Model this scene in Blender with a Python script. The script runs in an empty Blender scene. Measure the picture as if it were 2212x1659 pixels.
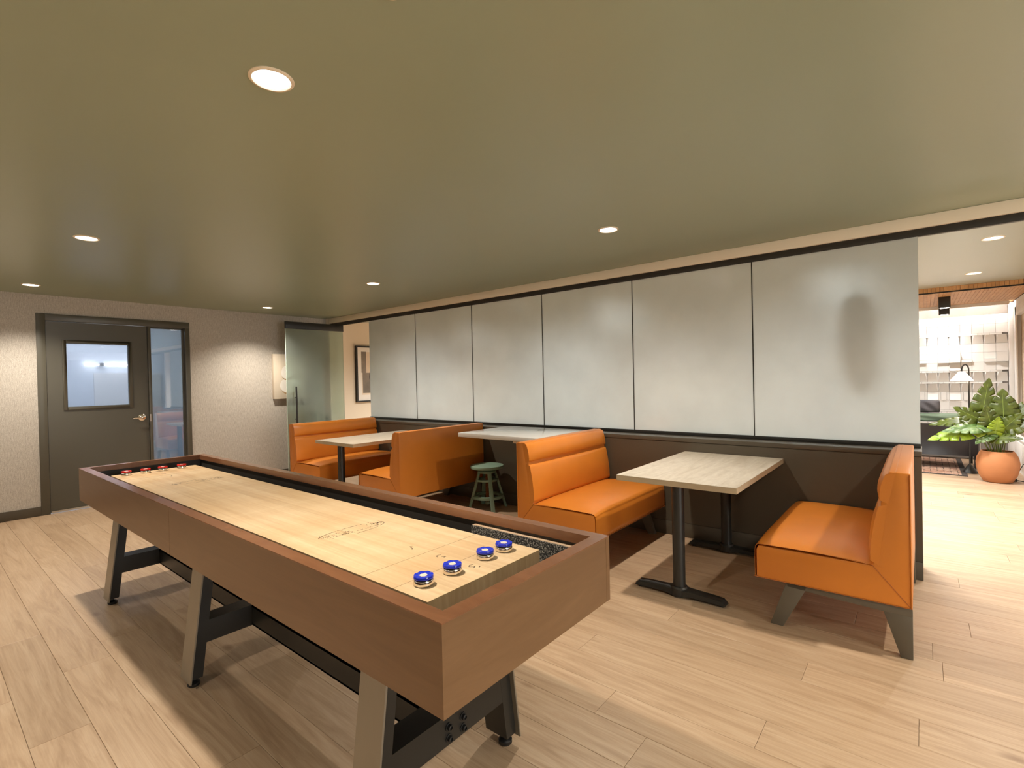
import bpy, bmesh, math, random
from mathutils import Matrix, Vector
random.seed(7)
scene = bpy.context.scene
C = scene.collection
PI = math.pi

# ------------------------------------------------------------------ camera, world, exposure
cam_d = bpy.data.cameras.new('camera')
cam_d.sensor_fit = 'HORIZONTAL'; cam_d.sensor_width = 36.0
cam_d.lens = 1079.766 / 2212 * 36.0
cam_d.clip_start = 0.02; cam_d.clip_end = 100
cam = bpy.data.objects.new('camera', cam_d); C.objects.link(cam)
_r, _u, _f = Vector((0.7729, 0.6341, -0.0219)), Vector((0.0113, 0.0208, 0.9997)), Vector((-0.6344, 0.7730, -0.0089))
cam.matrix_world = Matrix(((_r.x, _u.x, -_f.x, 7.4750), (_r.y, _u.y, -_f.y, -4.2073), (_r.z, _u.z, -_f.z, 1.3778), (0, 0, 0, 1)))
scene.camera = cam
scene.view_settings.view_transform = 'Standard'
scene.view_settings.look = 'None'
scene.view_settings.gamma = 1.0
scene.view_settings.use_curve_mapping = False
scene.view_settings.exposure = 0.06
cy = scene.cycles
cy.max_bounces = 8; cy.diffuse_bounces = 4; cy.glossy_bounces = 3; cy.transmission_bounces = 6; cy.transparent_max_bounces = 6
cy.use_adaptive_sampling = True; cy.adaptive_threshold = 0.05; cy.adaptive_min_samples = 16; cy.caustics_refractive = False; cy.caustics_reflective = False; cy.sample_clamp_indirect = 6.0
world = bpy.data.worlds.new('world'); scene.world = world; world.use_nodes = True
world.node_tree.nodes['Background'].inputs[0].default_value = (0.9, 0.95, 1.0, 1)
world.node_tree.nodes['Background'].inputs[1].default_value = 0.05
SPOT_W = 150.0            # one recessed downlight
# area lamp added outside the right-hand windows, unseen, to fill the room
fill_d = bpy.data.lights.new('side_fill', 'AREA'); fill_d.shape = 'RECTANGLE'; fill_d.size = 6.6; fill_d.size_y = 2.0
fill_d.energy = 400; fill_d.color = (1.0, 0.99, 0.94)
fill_o = bpy.data.objects.new('side_fill', fill_d); C.objects.link(fill_o)
fill_o.location = (11.20, -3.0, 1.25); fill_o.rotation_euler = (0, math.radians(90), math.radians(90) * 0)
WARM = (1.0, 0.90, 0.76)
LENS_E = 9.0

# ------------------------------------------------------------------ materials
MATS = {}
def nodes_of(name):
    m = bpy.data.materials.new(name); m.use_nodes = True
    nt = m.node_tree; b = nt.nodes['Principled BSDF']
    return m, nt, b
def ramp(nt, fac, stops):
    r = nt.nodes.new('ShaderNodeValToRGB')
    els = r.color_ramp.elements
    while len(els) < len(stops): els.new(0.5)
    for e, (p, c) in zip(els, stops):
        e.position = p; e.color = (*c, 1)
    nt.links.new(fac, r.inputs[0])
    return r.outputs[0]
def coords(nt, scale=(1, 1, 1), rand=False, src='Object'):
    tc = nt.nodes.new('ShaderNodeTexCoord'); mp = nt.nodes.new('ShaderNodeMapping')
    mp.inputs['Scale'].default_value = scale
    if rand:
        oi = nt.nodes.new('ShaderNodeObjectInfo'); va = nt.nodes.new('ShaderNodeVectorMath'); va.operation = 'ADD'
        ml = nt.nodes.new('ShaderNodeMath'); ml.operation = 'MULTIPLY'; ml.inputs[1].default_value = 37.0
        nt.links.new(oi.outputs['Random'], ml.inputs[0])
        nt.links.new(tc.outputs[src], va.inputs[0]); nt.links.new(ml.outputs[0], va.inputs[1])
        nt.links.new(va.outputs[0], mp.inputs['Vector'])
    else:
        nt.links.new(tc.outputs[src], mp.inputs['Vector'])
    return mp.outputs[0]
def noise(nt, vec, scale, detail=3, rough=0.55, dist=0.0):
    n = nt.nodes.new('ShaderNodeTexNoise'); n.inputs['Scale'].default_value = scale
    n.inputs['Detail'].default_value = detail; n.inputs['Roughness'].default_value = rough
    n.inputs['Distortion'].default_value = dist
    nt.links.new(vec, n.inputs['Vector']); return n.outputs['Fac']
def bumpn(nt, b, h, strength, dist=0.002):
    bp = nt.nodes.new('ShaderNodeBump'); bp.inputs['Strength'].default_value = strength; bp.inputs['Distance'].default_value = dist
    nt.links.new(h, bp.inputs['Height']); nt.links.new(bp.outputs[0], b.inputs['Normal'])
def shade(c, k): return tuple(min(1, x * k) for x in c)
def M(name, base, rough=0.5, metal=0.0, spec=0.5, var=0.12, scale=6.0, stretch=(1, 1, 1), bump=0.0, bscale=80.0, coat=0.0, emit=None, es=0.0):
    m, nt, b = nodes_of(name)
    v = coords(nt, stretch)
    n = noise(nt, v, scale)
    nt.links.new(ramp(nt, n, [(0.25, shade(base, 1 - var)), (0.75, shade(base, 1 + var))]), b.inputs['Base Color'])
    b.inputs['Roughness'].default_value = rough; b.inputs['Metallic'].default_value = metal
    b.inputs['Specular IOR Level'].default_value = spec
    b.inputs['Coat Weight'].default_value = coat
    if bump: bumpn(nt, b, noise(nt, v, bscale), bump)
    if emit:
        b.inputs['Emission Color'].default_value = (*emit, 1); b.inputs['Emission Strength'].default_value = es
    MATS[name] = m
    return m
def wood(name, c0, c1, c2, rough=0.45, grain=(1.2, 14, 14), rand=True, tone=0.25, spec=0.4, knots=False, fine=True):
    m, nt, b = nodes_of(name)
    v = coords(nt, grain, rand)
    n1 = noise(nt, v, 1.3, 6, 0.62, 2.2)
    col = ramp(nt, n1, [(0.28, c0), (0.5, c1), (0.72, c2)])
    v2 = coords(nt, (grain[0] * 2, grain[1] * 8, grain[2] * 8), rand)
    n2 = noise(nt, v2, 2.0, 3, 0.7)
    mx = nt.nodes.new('ShaderNodeMix'); mx.data_type = 'RGBA'; mx.blend_type = 'MULTIPLY'; mx.inputs[0].default_value = 0.35 if fine else 0.12
    nt.links.new(col, mx.inputs[6]); nt.links.new(ramp(nt, n2, [(0.3, (0.62, 0.58, 0.54)), (0.65, (1, 1, 1))]), mx.inputs[7])
    out = mx.outputs[2]
    if knots:
        v3 = coords(nt, (1.6, 3.6, 1), rand)
        vo = nt.nodes.new('ShaderNodeTexVoronoi'); vo.inputs['Scale'].default_value = 1.0; nt.links.new(v3, vo.inputs['Vector'])
        mk = nt.nodes.new('ShaderNodeMix'); mk.data_type = 'RGBA'; mk.blend_type = 'MULTIPLY'
        nt.links.new(ramp(nt, vo.outputs['Distance'], [(0.02, (1, 1, 1)), (0.10, (0, 0, 0))]), mk.inputs[0])
        nt.links.new(out, mk.inputs[6]); mk.inputs[7].default_value = (0.55, 0.47, 0.42, 1)
        out = mk.outputs[2]
    if rand:
        oi = nt.nodes.new('ShaderNodeObjectInfo')
        mt = nt.nodes.new('ShaderNodeMix'); mt.data_type = 'RGBA'; mt.blend_type = 'MULTIPLY'; mt.inputs[0].default_value = 1.0
        nt.links.new(out, mt.inputs[6])
        nt.links.new(ramp(nt, oi.outputs['Random'], [(0.0, (1 - tone, 1 - tone * 1.08, 1 - tone * 1.2)), (0.35, (0.97, 0.96, 0.95)), (1.0, (1, 1, 1))]), mt.inputs[7])
        out = mt.outputs[2]
    nt.links.new(out, b.inputs['Base Color'])
    b.inputs['Roughness'].default_value = rough; b.inputs['Specular IOR Level'].default_value = spec
    bumpn(nt, b, n2, 0.08, 0.001)
    MATS[name] = m
    return m
def frosted(name, tint, refr_rough, w_translucent, w_refr, gloss_rough, gloss_w=0.16, ior=1.4):
    """satin glass: part of the light is scattered, part goes through blurred, part is mirrored softly"""
    m = bpy.data.materials.new(name); m.use_nodes = True; nt = m.node_tree; nt.nodes.clear()
    out = nt.nodes.new('ShaderNodeOutputMaterial')
    tr = nt.nodes.new('ShaderNodeBsdfTranslucent'); df = nt.nodes.new('ShaderNodeBsdfDiffuse')
    rf = nt.nodes.new('ShaderNodeBsdfRefraction'); gl = nt.nodes.new('ShaderNodeBsdfGlossy')
    v = coords(nt, (1, 1, 1)); n = noise(nt, v, 3.0, 4)
    col = ramp(nt, n, [(0.3, shade(tint, 0.96)), (0.7, shade(tint, 1.03))])
    for x in (tr, df, rf): nt.links.new(col, x.inputs['Color'])
    rf.inputs['Roughness'].default_value = refr_rough; rf.inputs['IOR'].default_value = ior
    gl.inputs['Roughness'].default_value = gloss_rough; gl.inputs['Color'].default_value = (0.95, 0.96, 0.96, 1)
    m1 = nt.nodes.new('ShaderNodeMixShader'); m1.inputs[0].default_value = 0.5
    nt.links.new(df.outputs[0], m1.inputs[1]); nt.links.new(tr.outputs[0], m1.inputs[2])
    m2 = nt.nodes.new('ShaderNodeMixShader'); m2.inputs[0].default_value = w_refr / (w_refr + w_translucent)
    nt.links.new(m1.outputs[0], m2.inputs[1]); nt.links.new(rf.outputs[0], m2.inputs[2])
    fr = nt.nodes.new('ShaderNodeFresnel'); fr.inputs[0].default_value = 1.5
    ad = nt.nodes.new('ShaderNodeMath'); ad.operation = 'MULTIPLY_ADD'; ad.inputs[1].default_value = 1.0; ad.inputs[2].default_value = gloss_w
    nt.links.new(fr.outputs[0], ad.inputs[0])
    m3 = nt.nodes.new('ShaderNodeMixShader'); nt.links.new(ad.outputs[0], m3.inputs[0])
    nt.links.new(m2.outputs[0], m3.inputs[1]); nt.links.new(gl.outputs[0], m3.inputs[2])
    nt.links.new(m3.outputs[0], out.inputs[0]); MATS[name] = m
    return m
def clear_glass(name, tint=(0.9, 0.95, 0.98), w=0.82, haze=0.0, hazec=(0.7, 0.75, 0.8)):
    m = bpy.data.materials.new(name); m.use_nodes = True; nt = m.node_tree; nt.nodes.clear()
    out = nt.nodes.new('ShaderNodeOutputMaterial')
    t = nt.nodes.new('ShaderNodeBsdfTransparent'); t.inputs[0].default_value = (*tint, 1)
    d = nt.nodes.new('ShaderNodeBsdfTranslucent'); d.inputs[0].default_value = (*hazec, 1)
    g = nt.nodes.new('ShaderNodeBsdfGlossy'); g.inputs['Roughness'].default_value = 0.02
    a = nt.nodes.new('ShaderNodeMixShader'); a.inputs[0].default_value = haze
    nt.links.new(t.outputs[0], a.inputs[1]); nt.links.new(d.outputs[0], a.inputs[2])
    fr = nt.nodes.new('ShaderNodeFresnel'); fr.inputs[0].default_value = 1.6
    ad = nt.nodes.new('ShaderNodeMath'); ad.operation = 'ADD'; ad.inputs[1].default_value = 1 - w - 0.05
    nt.links.new(fr.outputs[0], ad.inputs[0])
    b = nt.nodes.new('ShaderNodeMixShader'); nt.links.new(ad.outputs[0], b.inputs[0])
    nt.links.new(a.outputs[0], b.inputs[1]); nt.links.new(g.outputs[0], b.inputs[2])
    nt.links.new(b.outputs[0], out.inputs[0]); MATS[name] = m
    return m

M('ceiling_paint', (0.305, 0.352, 0.25), 0.36, spec=0.55, var=0.03, scale=0.7)
M('ceiling_lounge', (0.34, 0.365, 0.31), 0.30, spec=0.55, var=0.03, scale=0.7)
def grasscloth():
    m, nt, b = nodes_of('grasscloth')
    v = coords(nt, (1, 1, 0.16)); n1 = noise(nt, v, 120, 4, 0.75); n2 = noise(nt, coords(nt, (1, 1, 0.5)), 240, 2, 0.7)
    ad = nt.nodes.new('ShaderNodeMath'); ad.operation = 'ADD'; nt.links.new(n1, ad.inputs[0]); nt.links.new(n2, ad.inputs[1])
    dv = nt.nodes.new('ShaderNodeMath'); dv.operation = 'MULTIPLY'; dv.inputs[1].default_value = 0.5; nt.links.new(ad.outputs[0], dv.inputs[0])
    nt.links.new(ramp(nt, dv.outputs[0], [(0.34, (0.30, 0.265, 0.225)), (0.5, (0.50, 0.46, 0.41)), (0.66, (0.70, 0.66, 0.61))]), b.inputs['Base Color'])
    b.inputs['Roughness'].default_value = 0.85; bumpn(nt, b, dv.outputs[0], 0.25, 0.002); MATS['grasscloth'] = m
grasscloth()
M('cream_paint', (0.72, 0.61, 0.47), 0.7, var=0.02, scale=1)
M('soffit_paint', (0.84, 0.73, 0.56), 0.6, var=0.02, scale=1)
M('back_paint', (0.78, 0.76, 0.72), 0.8, var=0.02, scale=1)
M('white_paint', (0.80, 0.78, 0.75), 0.6, var=0.02, scale=1)
M('cool_white', (0.70, 0.74, 0.80), 0.7, var=0.02, scale=1)
M('beige_panel', (0.62, 0.50, 0.38), 0.7, var=0.03, scale=1)
M('subfloor', (0.16, 0.10, 0.06), 0.8)
wood('oak_plank', (0.40, 0.268, 0.168), (0.50, 0.352, 0.230), (0.575, 0.425, 0.293), 0.40, (0.9, 9, 9), True, 0.15, 0.4, True)
wood('cedar_slat', (0.42, 0.22, 0.09), (0.55, 0.30, 0.13), (0.62, 0.38, 0.19), 0.5, (6, 1.0, 1), True, 0.2)
M('dark_paint', (0.078, 0.064, 0.046), 0.36, var=0.05, scale=2)
M('door_paint', (0.088, 0.080, 0.060), 0.38, var=0.04, scale=2)
M('seam_dark', (0.012, 0.010, 0.008), 0.6)
M('leg_lit', (0.26, 0.225, 0.175), 0.38, 0.35, var=0.06)  # outer leg faces: light falling on them put into a paler colour
M('black_metal', (0.017, 0.016, 0.014), 0.38, var=0.05)
M('track_metal', (0.022, 0.018, 0.013), 0.45, var=0.05)
M('rubber_black', (0.010, 0.010, 0.010), 0.45)
M('steel_brushed', (0.62, 0.60, 0.56), 0.28, 1.0, var=0.05, scale=40, stretch=(1, 1, 8))
M('chrome', (0.90, 0.84, 0.76), 0.16, 1.0, var=0.02)
M('leather_orange', (0.62, 0.200, 0.024), 0.36, spec=0.5, var=0.07, scale=3.0, bump=0.05, bscale=420)
M('leather_seam', (0.40, 0.115, 0.013), 0.5)
M('bench_leg', (0.105, 0.088, 0.064), 0.42, var=0.08)
wood('table_laminate', (0.50, 0.42, 0.33), (0.62, 0.545, 0.45), (0.70, 0.63, 0.54), 0.34, (9, 0.9, 9), False, 0.1, 0.5)
M('table_edge', (0.50, 0.40, 0.27), 0.4, var=0.08, scale=14)
M('desk_white', (0.72, 0.70, 0.68), 0.09, spec=0.6, var=0.01)
M('sage_paint', (0.24, 0.36, 0.28), 0.45, var=0.05)
M('screw_copper', (0.42, 0.17, 0.06), 0.4, 0.6, var=0.1)
wood('walnut_panel', (0.160, 0.083, 0.036), (0.178, 0.094, 0.042), (0.20, 0.108, 0.050), 0.33, (1.0, 1.0, 7), False, 0.1, 0.5, fine=False)
wood('walnut_rim', (0.18, 0.074, 0.034), (0.215, 0.090, 0.041), (0.25, 0.108, 0.05), 0.25, (1.2, 5, 5), False, 0.1, 0.6, fine=False)
M('cradle_black', (0.026, 0.022, 0.019), 0.55, var=0.08)
def maple():
    m, nt, b = nodes_of('maple')
    v = coords(nt, (0.9, 22, 3), True); n = noise(nt, v, 1.5, 4, 0.6, 0.6)
    c = ramp(nt, n, [(0.25, (0.72, 0.50, 0.285)), (0.5, (0.81, 0.60, 0.375)), (0.75, (0.88, 0.70, 0.48))])
    oi = nt.nodes.new('ShaderNodeObjectInfo')
    mt = nt.nodes.new('ShaderNodeMix'); mt.data_type = 'RGBA'; mt.blend_type = 'MULTIPLY'; mt.inputs[0].default_value = 0.5
    nt.links.new(c, mt.inputs[6]); nt.links.new(ramp(nt, oi.outputs['Random'], [(0, (0.80, 0.75, 0.68)), (0.5, (0.96, 0.94, 0.91)), (1, (1, 1, 1))]), mt.inputs[7])
    n2 = noise(nt, coords(nt, (2.2, 3.0, 1), False), 1.7, 5, 0.65)
    ms = nt.nodes.new('ShaderNodeMix'); ms.data_type = 'RGBA'; ms.blend_type = 'MULTIPLY'; ms.inputs[0].default_value = 0.55
    nt.links.new(mt.outputs[2], ms.inputs[6]); nt.links.new(ramp(nt, n2, [(0.35, (0.80, 0.66, 0.50)), (0.6, (1, 1, 1))]), ms.inputs[7])
    nt.links.new(ms.outputs[2], b.inputs['Base Color']); b.inputs['Roughness'].default_value = 0.32
    b.inputs['Specular IOR Level'].default_value = 0.5; MATS['maple'] = m
maple()
M('print_brown', (0.10, 0.055, 0.025), 0.5)
M('line_brown', (0.30, 0.19, 0.10), 0.5)
def carpet():
    m, nt, b = nodes_of('speckled_carpet')
    n = noise(nt, coords(nt), 190, 2, 0.8)
    nt.links.new(ramp(nt, n, [(0.40, (0.012, 0.012, 0.013)), (0.52, (0.06, 0.056, 0.052)), (0.64, (0.5, 0.46, 0.40))]), b.inputs['Base Color'])
    b.inputs['Roughness'].default_value = 0.95; bumpn(nt, b, n, 0.6, 0.002); MATS['speckled_carpet'] = m
carpet()
wood('raw_pine', (0.60, 0.40, 0.25), (0.70, 0.50, 0.33), (0.76, 0.57, 0.40), 0.55, (1.0, 8, 8), False)
M('puck_blue', (0.012, 0.035, 0.62), 0.22, spec=0.6, var=0.06, coat=0.4)
M('puck_red', (0.62, 0.016, 0.012), 0.22, spec=0.6, var=0.06, coat=0.4)
M('medallion_ivory', (0.80, 0.72, 0.62), 0.3, var=0.03)
M('puck_core', (0.015, 0.015, 0.02), 0.4)
M('lens_glow', (1, 1, 1), 0.5, var=0, emit=(1.0, 0.95, 0.88), es=LENS_E)
M('trim_ring', (0.80, 0.68, 0.52), 0.45, var=0.02)
M('tube_glow', (1, 1, 1), 0.5, var=0, emit=(1.0, 1.0, 0.98), es=14.0)
M('corridor_fill_glow', (1, 1, 1), 0.5, var=0, emit=(0.93, 0.96, 1.0), es=16.0)
M('strip_glow', (1, 1, 1), 0.5, var=0, emit=(1.0, 0.97, 0.93), es=80.0)
M('shade_glow', (0.9, 0.85, 0.78), 0.6, var=0.0, emit=(1.0, 0.88, 0.74), es=3.0)
M('tile_white', (0.80, 0.79, 0.77), 0.35, var=0.05, scale=3)
M('tile_grout', (0.22, 0.20, 0.18), 0.9)
M('canvas_cream', (0.70, 0.61, 0.49), 0.85, var=0.05, scale=3)
M('pebble_ivory', (0.88, 0.84, 0.77), 0.8, var=0.08, scale=6)
M('pebble_shade', (0.44, 0.29, 0.15), 0.8, var=0.1, scale=6)
M('mat_board', (0.78, 0.73, 0.67), 0.8, var=0.02)
M('print_grey', (0.21, 0.175, 0.14), 0.7, var=0.35, scale=4)
M('print_pale', (0.72, 0.60, 0.47), 0.8, var=0.05)
M('print_dark', (0.09, 0.075, 0.07), 0.7, var=0.3, scale=9)
M('terracotta', (0.44, 0.175, 0.066), 0.75, var=0.08, scale=5)
M('potting_soil', (0.03, 0.02, 0.012), 0.95, var=0.3, scale=60)
def leafmat(name, a, b_, c):
    m, nt, b = nodes_of(name)
    n = noise(nt, coords(nt, (6, 6, 6), True), 2.5, 3)
    nt.links.new(ramp(nt, n, [(0.3, a), (0.5, b_), (0.75, c)]), b.inputs['Base Color'])
    b.inputs['Roughness'].default_value = 0.35
    MATS[name] = m
leafmat('leaf_dark', (0.036, 0.050, 0.006), (0.060, 0.082, 0.008), (0.095, 0.122, 0.014))
leafmat('leaf_bright', (0.12, 0.19, 0.008), (0.18, 0.27, 0.010), (0.25, 0.34, 0.02))
leafmat('leaf_pale', (0.05, 0.095, 0.02), (0.085, 0.15, 0.04), (0.30, 0.36, 0.20))
M('leaf_vein', (0.22, 0.30, 0.06), 0.5)
M('stem_green', (0.095, 0.13, 0.025), 0.5, var=0.2)
M('sofa_black', (0.016, 0.015, 0.017), 0.45, var=0.2)
M('cushion_green', (0.085, 0.125, 0.085), 0.75, var=0.15, scale=5)
M('pillow_charcoal', (0.045, 0.043, 0.05), 0.8, var=0.2, scale=8)
def rugmat():
    m, nt, b = nodes_of('rug_weave')
    br = nt.nodes.new('ShaderNodeTexBrick'); br.inputs['Scale'].default_value = 5.0
    br.inputs['Color1'].default_value = (0.42, 0.20, 0.13, 1); br.inputs['Color2'].default_value = (0.60, 0.42, 0.31, 1)
    br.inputs['Mortar'].default_value = (0.09, 0.055, 0.035, 1); br.inputs['Mortar Size'].default_value = 0.03
    br.inputs['Brick Width'].default_value = 0.7; br.inputs['Row Height'].default_value = 0.33
    v = coords(nt); nt.links.new(v, br.inputs['Vector'])
    mx = nt.nodes.new('ShaderNodeMix'); mx.data_type = 'RGBA'; mx.blend_type = 'MULTIPLY'; mx.inputs[0].default_value = 0.6
    nt.links.new(br.outputs[0], mx.inputs[6]); nt.links.new(ramp(nt, noise(nt, v, 30, 3), [(0.4, (0.45, 0.4, 0.35)), (0.6, (1, 1, 1))]), mx.inputs[7])
    nt.links.new(mx.outputs[2], b.inputs['Base Color']); b.inputs['Roughness'].default_value = 0.95; MATS['rug_weave'] = m
rugmat()
M('rug_border', (0.05, 0.04, 0.035), 0.95, var=0.4, scale=50)
M('dark_shape', (0.09, 0.085, 0.08), 0.6)
frosted('frosted_panel', (0.92, 0.965, 0.965), 0.50, 0.66, 0.34, 0.20, 0.055)
frosted('frosted_door', (0.74, 0.84, 0.76), 0.14, 0.28, 0.72, 0.12, 0.02, 1.25)
M('glass_edge', (0.55, 0.66, 0.58), 0.15, var=0.02)
clear_glass('door_glass', (0.92, 0.95, 1.0), 0.90, 0.25, (0.72, 0.78, 0.88))

clear_glass('sidelight_glass', (0.66, 0.72, 0.76), 0.80, 0.15, (0.6, 0.66, 0.72))
# ------------------------------------------------------------------ mesh helpers
class MB:
    def __init__(s): s.v = []; s.f = []
    def box(s, x0, x1, y0, y1, z0, z1):
        n = len(s.v)
        s.v += [(x0, y0, z0), (x1, y0, z0), (x1, y1, z0), (x0, y1, z0), (x0, y0, z1), (x1, y0, z1), (x1, y1, z1), (x0, y1, z1)]
        s.f += [tuple(n + i for i in q) for q in ((0, 3, 2, 1), (4, 5, 6, 7), (0, 1, 5, 4), (1, 2, 6, 5), (2, 3, 7, 6), (3, 0, 4, 7))]
        return s
    def prism(s, pts, a, b, axis='y'):
        """polygon pts extruded from a to b; axis y: pts=(x,z); axis x: pts=(y,z); axis z: pts=(x,y)"""
        n = len(s.v); k = len(pts)
        mk = {'y': lambda p, t: (p[0], t, p[1]), 'x': lambda p, t: (t, p[0], p[1]), 'z': lambda p, t: (p[0], p[1], t)}[axis]
        s.v += [mk(p, a) for p in pts] + [mk(p, b) for p in pts]
        s.f += [tuple(n + i for i in range(k)), tuple(n + k + i for i in reversed(range(k)))]
        s.f += [(n + i, n + k + i, n + k + (i + 1) % k, n + (i + 1) % k) for i in range(k)]
        return s
    def tube(s, path, r, seg=8, closed=False):
        n0 = len(s.v); P = [Vector(p) for p in path]; m = len(P); rs = r if isinstance(r, (list, tuple)) else [r] * m
        up = None
        for i, p in enumerate(P):
            if closed: d = P[(i + 1) % m] - P[i - 1]
            else: d = P[min(i + 1, m - 1)] - P[max(i - 1, 0)]
            d.normalize()
            if up is None:
                up = Vector((0, 0, 1)) if abs(d.z) < 0.9 else Vector((1, 0, 0))
            a = d.cross(up); a.normalize(); b = a.cross(d); b.normalize(); up = b
            for j in range(seg):
                t = 2 * PI * j / seg
                s.v.append(tuple(p + (a * math.cos(t) + b * math.sin(t)) * rs[i]))
        for i in range(m if closed else m - 1):
            for j in range(seg):
                A = n0 + i * seg; B = n0 + ((i + 1) % m) * seg
                s.f.append((A + j, A + (j + 1) % seg, B + (j + 1) % seg, B + j))
        if not closed:
            s.f.append(tuple(n0 + j for j in reversed(range(seg))))
            s.f.append(tuple(n0 + (m - 1) * seg + j for j in range(seg)))
        return s
    def lathe(s, prof, seg=32, c=(0, 0, 0)):
        """prof: list of (r,z); r==0 ends are closed with a fan"""
        n0 = len(s.v); rows = []
        for r, z in prof:
            if r < 1e-6:
                rows.append([len(s.v)]); s.v.append((c[0], c[1], c[2] + z))
            else:
                rows.append(list(range(len(s.v), len(s.v) + seg)))
                s.v += [(c[0] + r * math.cos(2 * PI * j / seg), c[1] + r * math.sin(2 * PI * j / seg), c[2] + z) for j in range(seg)]
        for A, B in zip(rows, rows[1:]):
            for j in range(seg):
                q = (A[j % len(A)], A[(j + 1) % len(A)], B[(j + 1) % len(B)], B[j % len(B)])
                q2 = []
                for x in q:
                    if x not in q2: q2.append(x)
                if len(q2) > 2: s.f.append(tuple(q2))
        return s
    def grid(s, fn, nu, nv):
        n0 = len(s.v)
        for i in range(nu + 1):
            for j in range(nv + 1): s.v.append(tuple(fn(i / nu, j / nv)))
        for i in range(nu):
            for j in range(nv):
                a = n0 + i * (nv + 1) + j
                s.f.append((a, a + nv + 1, a + nv + 2, a + 1))
        return s
    def build(s, name, mat, parent=None, loc=None, smooth=False, bevel=0.0, bseg=2, sharp=40):
        me = bpy.data.meshes.new(name)
        bm = bmesh.new()
        vs = [bm.verts.new(v) for v in s.v]
        for f in s.f:
            try: bm.faces.new([vs[i] for i in f])
            except ValueError: pass
        bmesh.ops.remove_doubles(bm, verts=bm.verts, dist=1e-6)
        bmesh.ops.recalc_face_normals(bm, faces=bm.faces)
        if bevel:
            es = [e for e in bm.edges if len(e.link_faces) == 2 and e.calc_face_angle(0) > 0.5]
            bmesh.ops.bevel(bm, geom=es, offset=bevel, segments=bseg, profile=0.5, affect='EDGES', clamp_overlap=True)
        bm.to_mesh(me); bm.free()
        if smooth or bevel:
            for p in me.polygons: p.use_smooth = True
            try: me.set_sharp_from_angle(angle=math.radians(sharp))
            except Exception: pass
        return link(name, me, mat, parent, loc)
def link(name, me, mat, parent=None, loc=None):
    o = bpy.data.objects.new(name, me); C.objects.link(o)
    if mat and not me.materials: me.materials.append(MATS[mat])
    if parent: o.parent = parent
    if loc: o.location = loc
    return o
def tag(o, label, cat, group=None):
    o['label'] = label; o['category'] = cat
    if group: o['group'] = group
    return o
def struct(o, label=None):
    o['kind'] = 'structure'
    if label: o['label'] = label
    return o
def thing(name, label, cat, loc=(0, 0, 0), rz=0.0, group=None):
    o = bpy.data.objects.new(name, None); C.objects.link(o); o.empty_display_size = 0.1
    o.location = loc; o.rotation_euler = (0, 0, rz)
    return tag(o, label, cat, group)
def copy_tree(o, parent=None):
    c = o.copy(); C.objects.link(c)
    if parent is not None: c.parent = parent
    for ch in list(o.children): copy_tree(ch, c)
    return c
def bx(name, mat, parent, x0, x1, y0, y1, z0, z1, bevel=0.0, bseg=2):
    return MB().box(x0, x1, y0, y1, z0, z1).build(name, mat, parent, bevel=bevel, bseg=bseg)

# ------------------------------------------------------------------ structure
H = 2.424
XR, YB = 11.0, -6.5            # right and rear limits of the games room
YL = 6.30                      # far wall of the lounge beyond the partition
floor = struct(bx('floor', 'subfloor', None, -0.02, XR, YB, YL, -0.06, -0.014))
# oak planks: individual boards where the camera can tell them apart
PW, PT = 0.187, 0.014
plank_mesh = {}
def plank(x0, x1, y0):
    L = round(x1 - x0, 3)
    if L not in plank_mesh:
        g = 0.0006; c = 0.0012; w = PW
        mb = MB()
        a = [(-L / 2 + g, -w / 2 + g), (L / 2 - g, -w / 2 + g), (L / 2 - g, w / 2 - g), (-L / 2 + g, w / 2 - g)]
        b = [(-L / 2 + g + c, -w / 2 + g + c), (L / 2 - g - c, -w / 2 + g + c), (L / 2 - g - c, w / 2 - g - c), (-L / 2 + g + c, w / 2 - g - c)]
        mb.v = [(x, y, -PT) for x, y in a] + [(x, y, -c * 0.6) for x, y in a] + [(x, y, 0) for x, y in b]
        for k in (0, 4):
            for i in range(4): mb.f.append((k + i, k + (i + 1) % 4, k + 4 + (i + 1) % 4, k + 4 + i))
        mb.f += [(8, 9, 10, 11), (3, 2, 1, 0)]
        o = mb.build('plank', 'oak_plank', floor); plank_mesh[L] = o.data
    else:
        o = link('plank', plank_mesh[L], 'oak_plank', floor)
    o.location = ((x0 + x1) / 2, y0 + PW / 2, 0)
    return o
rest = MB(); nplank = 0
ANCH = {-14: 6.645, -13: 6.418, -11: 6.109, -10: 7.45, -9: 7.04, -8: 6.35, -7: 7.533, -21: 4.809, -19: 5.50, 0: 7.643}
for r in range(-35, 34):
    y = -0.002 + PW * r
    if y < YB: continue
    if y + PW > YL + 0.02: break
    cuts = [ANCH.get(r, 5.0 + random.uniform(-1.0, 1.0))]
    while cuts[-1] < XR: cuts.append(cuts[-1] + (random.choice([1.9, 2.1, 2.2, 1.5]) if r != -21 else 2.1))
    while cuts[0] > 0: cuts.insert(0, cuts[0] - (random.choice([1.9, 2.1, 2.2, 1.5]) if r != -21 else (1.187 if cuts[0] == 4.809 else 2.0)))
    for x0, x1 in zip(cuts, cuts[1:]):
        x0, x1 = round(max(x0, 0.0), 3), round(min(x1, XR), 3)
        if x1 - x0 < 0.03: continue
        seen = (y > -4.35 and y < 0.05 and (x0 < 8.6 + 0.6 * (y + 4.2))) or (y >= 0.05 and x1 > 7.3 and x0 < 8.6)
        if y < -3.0 and x0 > 7.3: seen = False
        if seen and nplank < 296:
            plank(x0, x1, y); nplank += 1
        else:
            rest.box(x0 + 0.001, x1 - 0.001, max(y, YB) + 0.001, min(y + PW, YL) - 0.001, -PT, 0.0)
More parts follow.
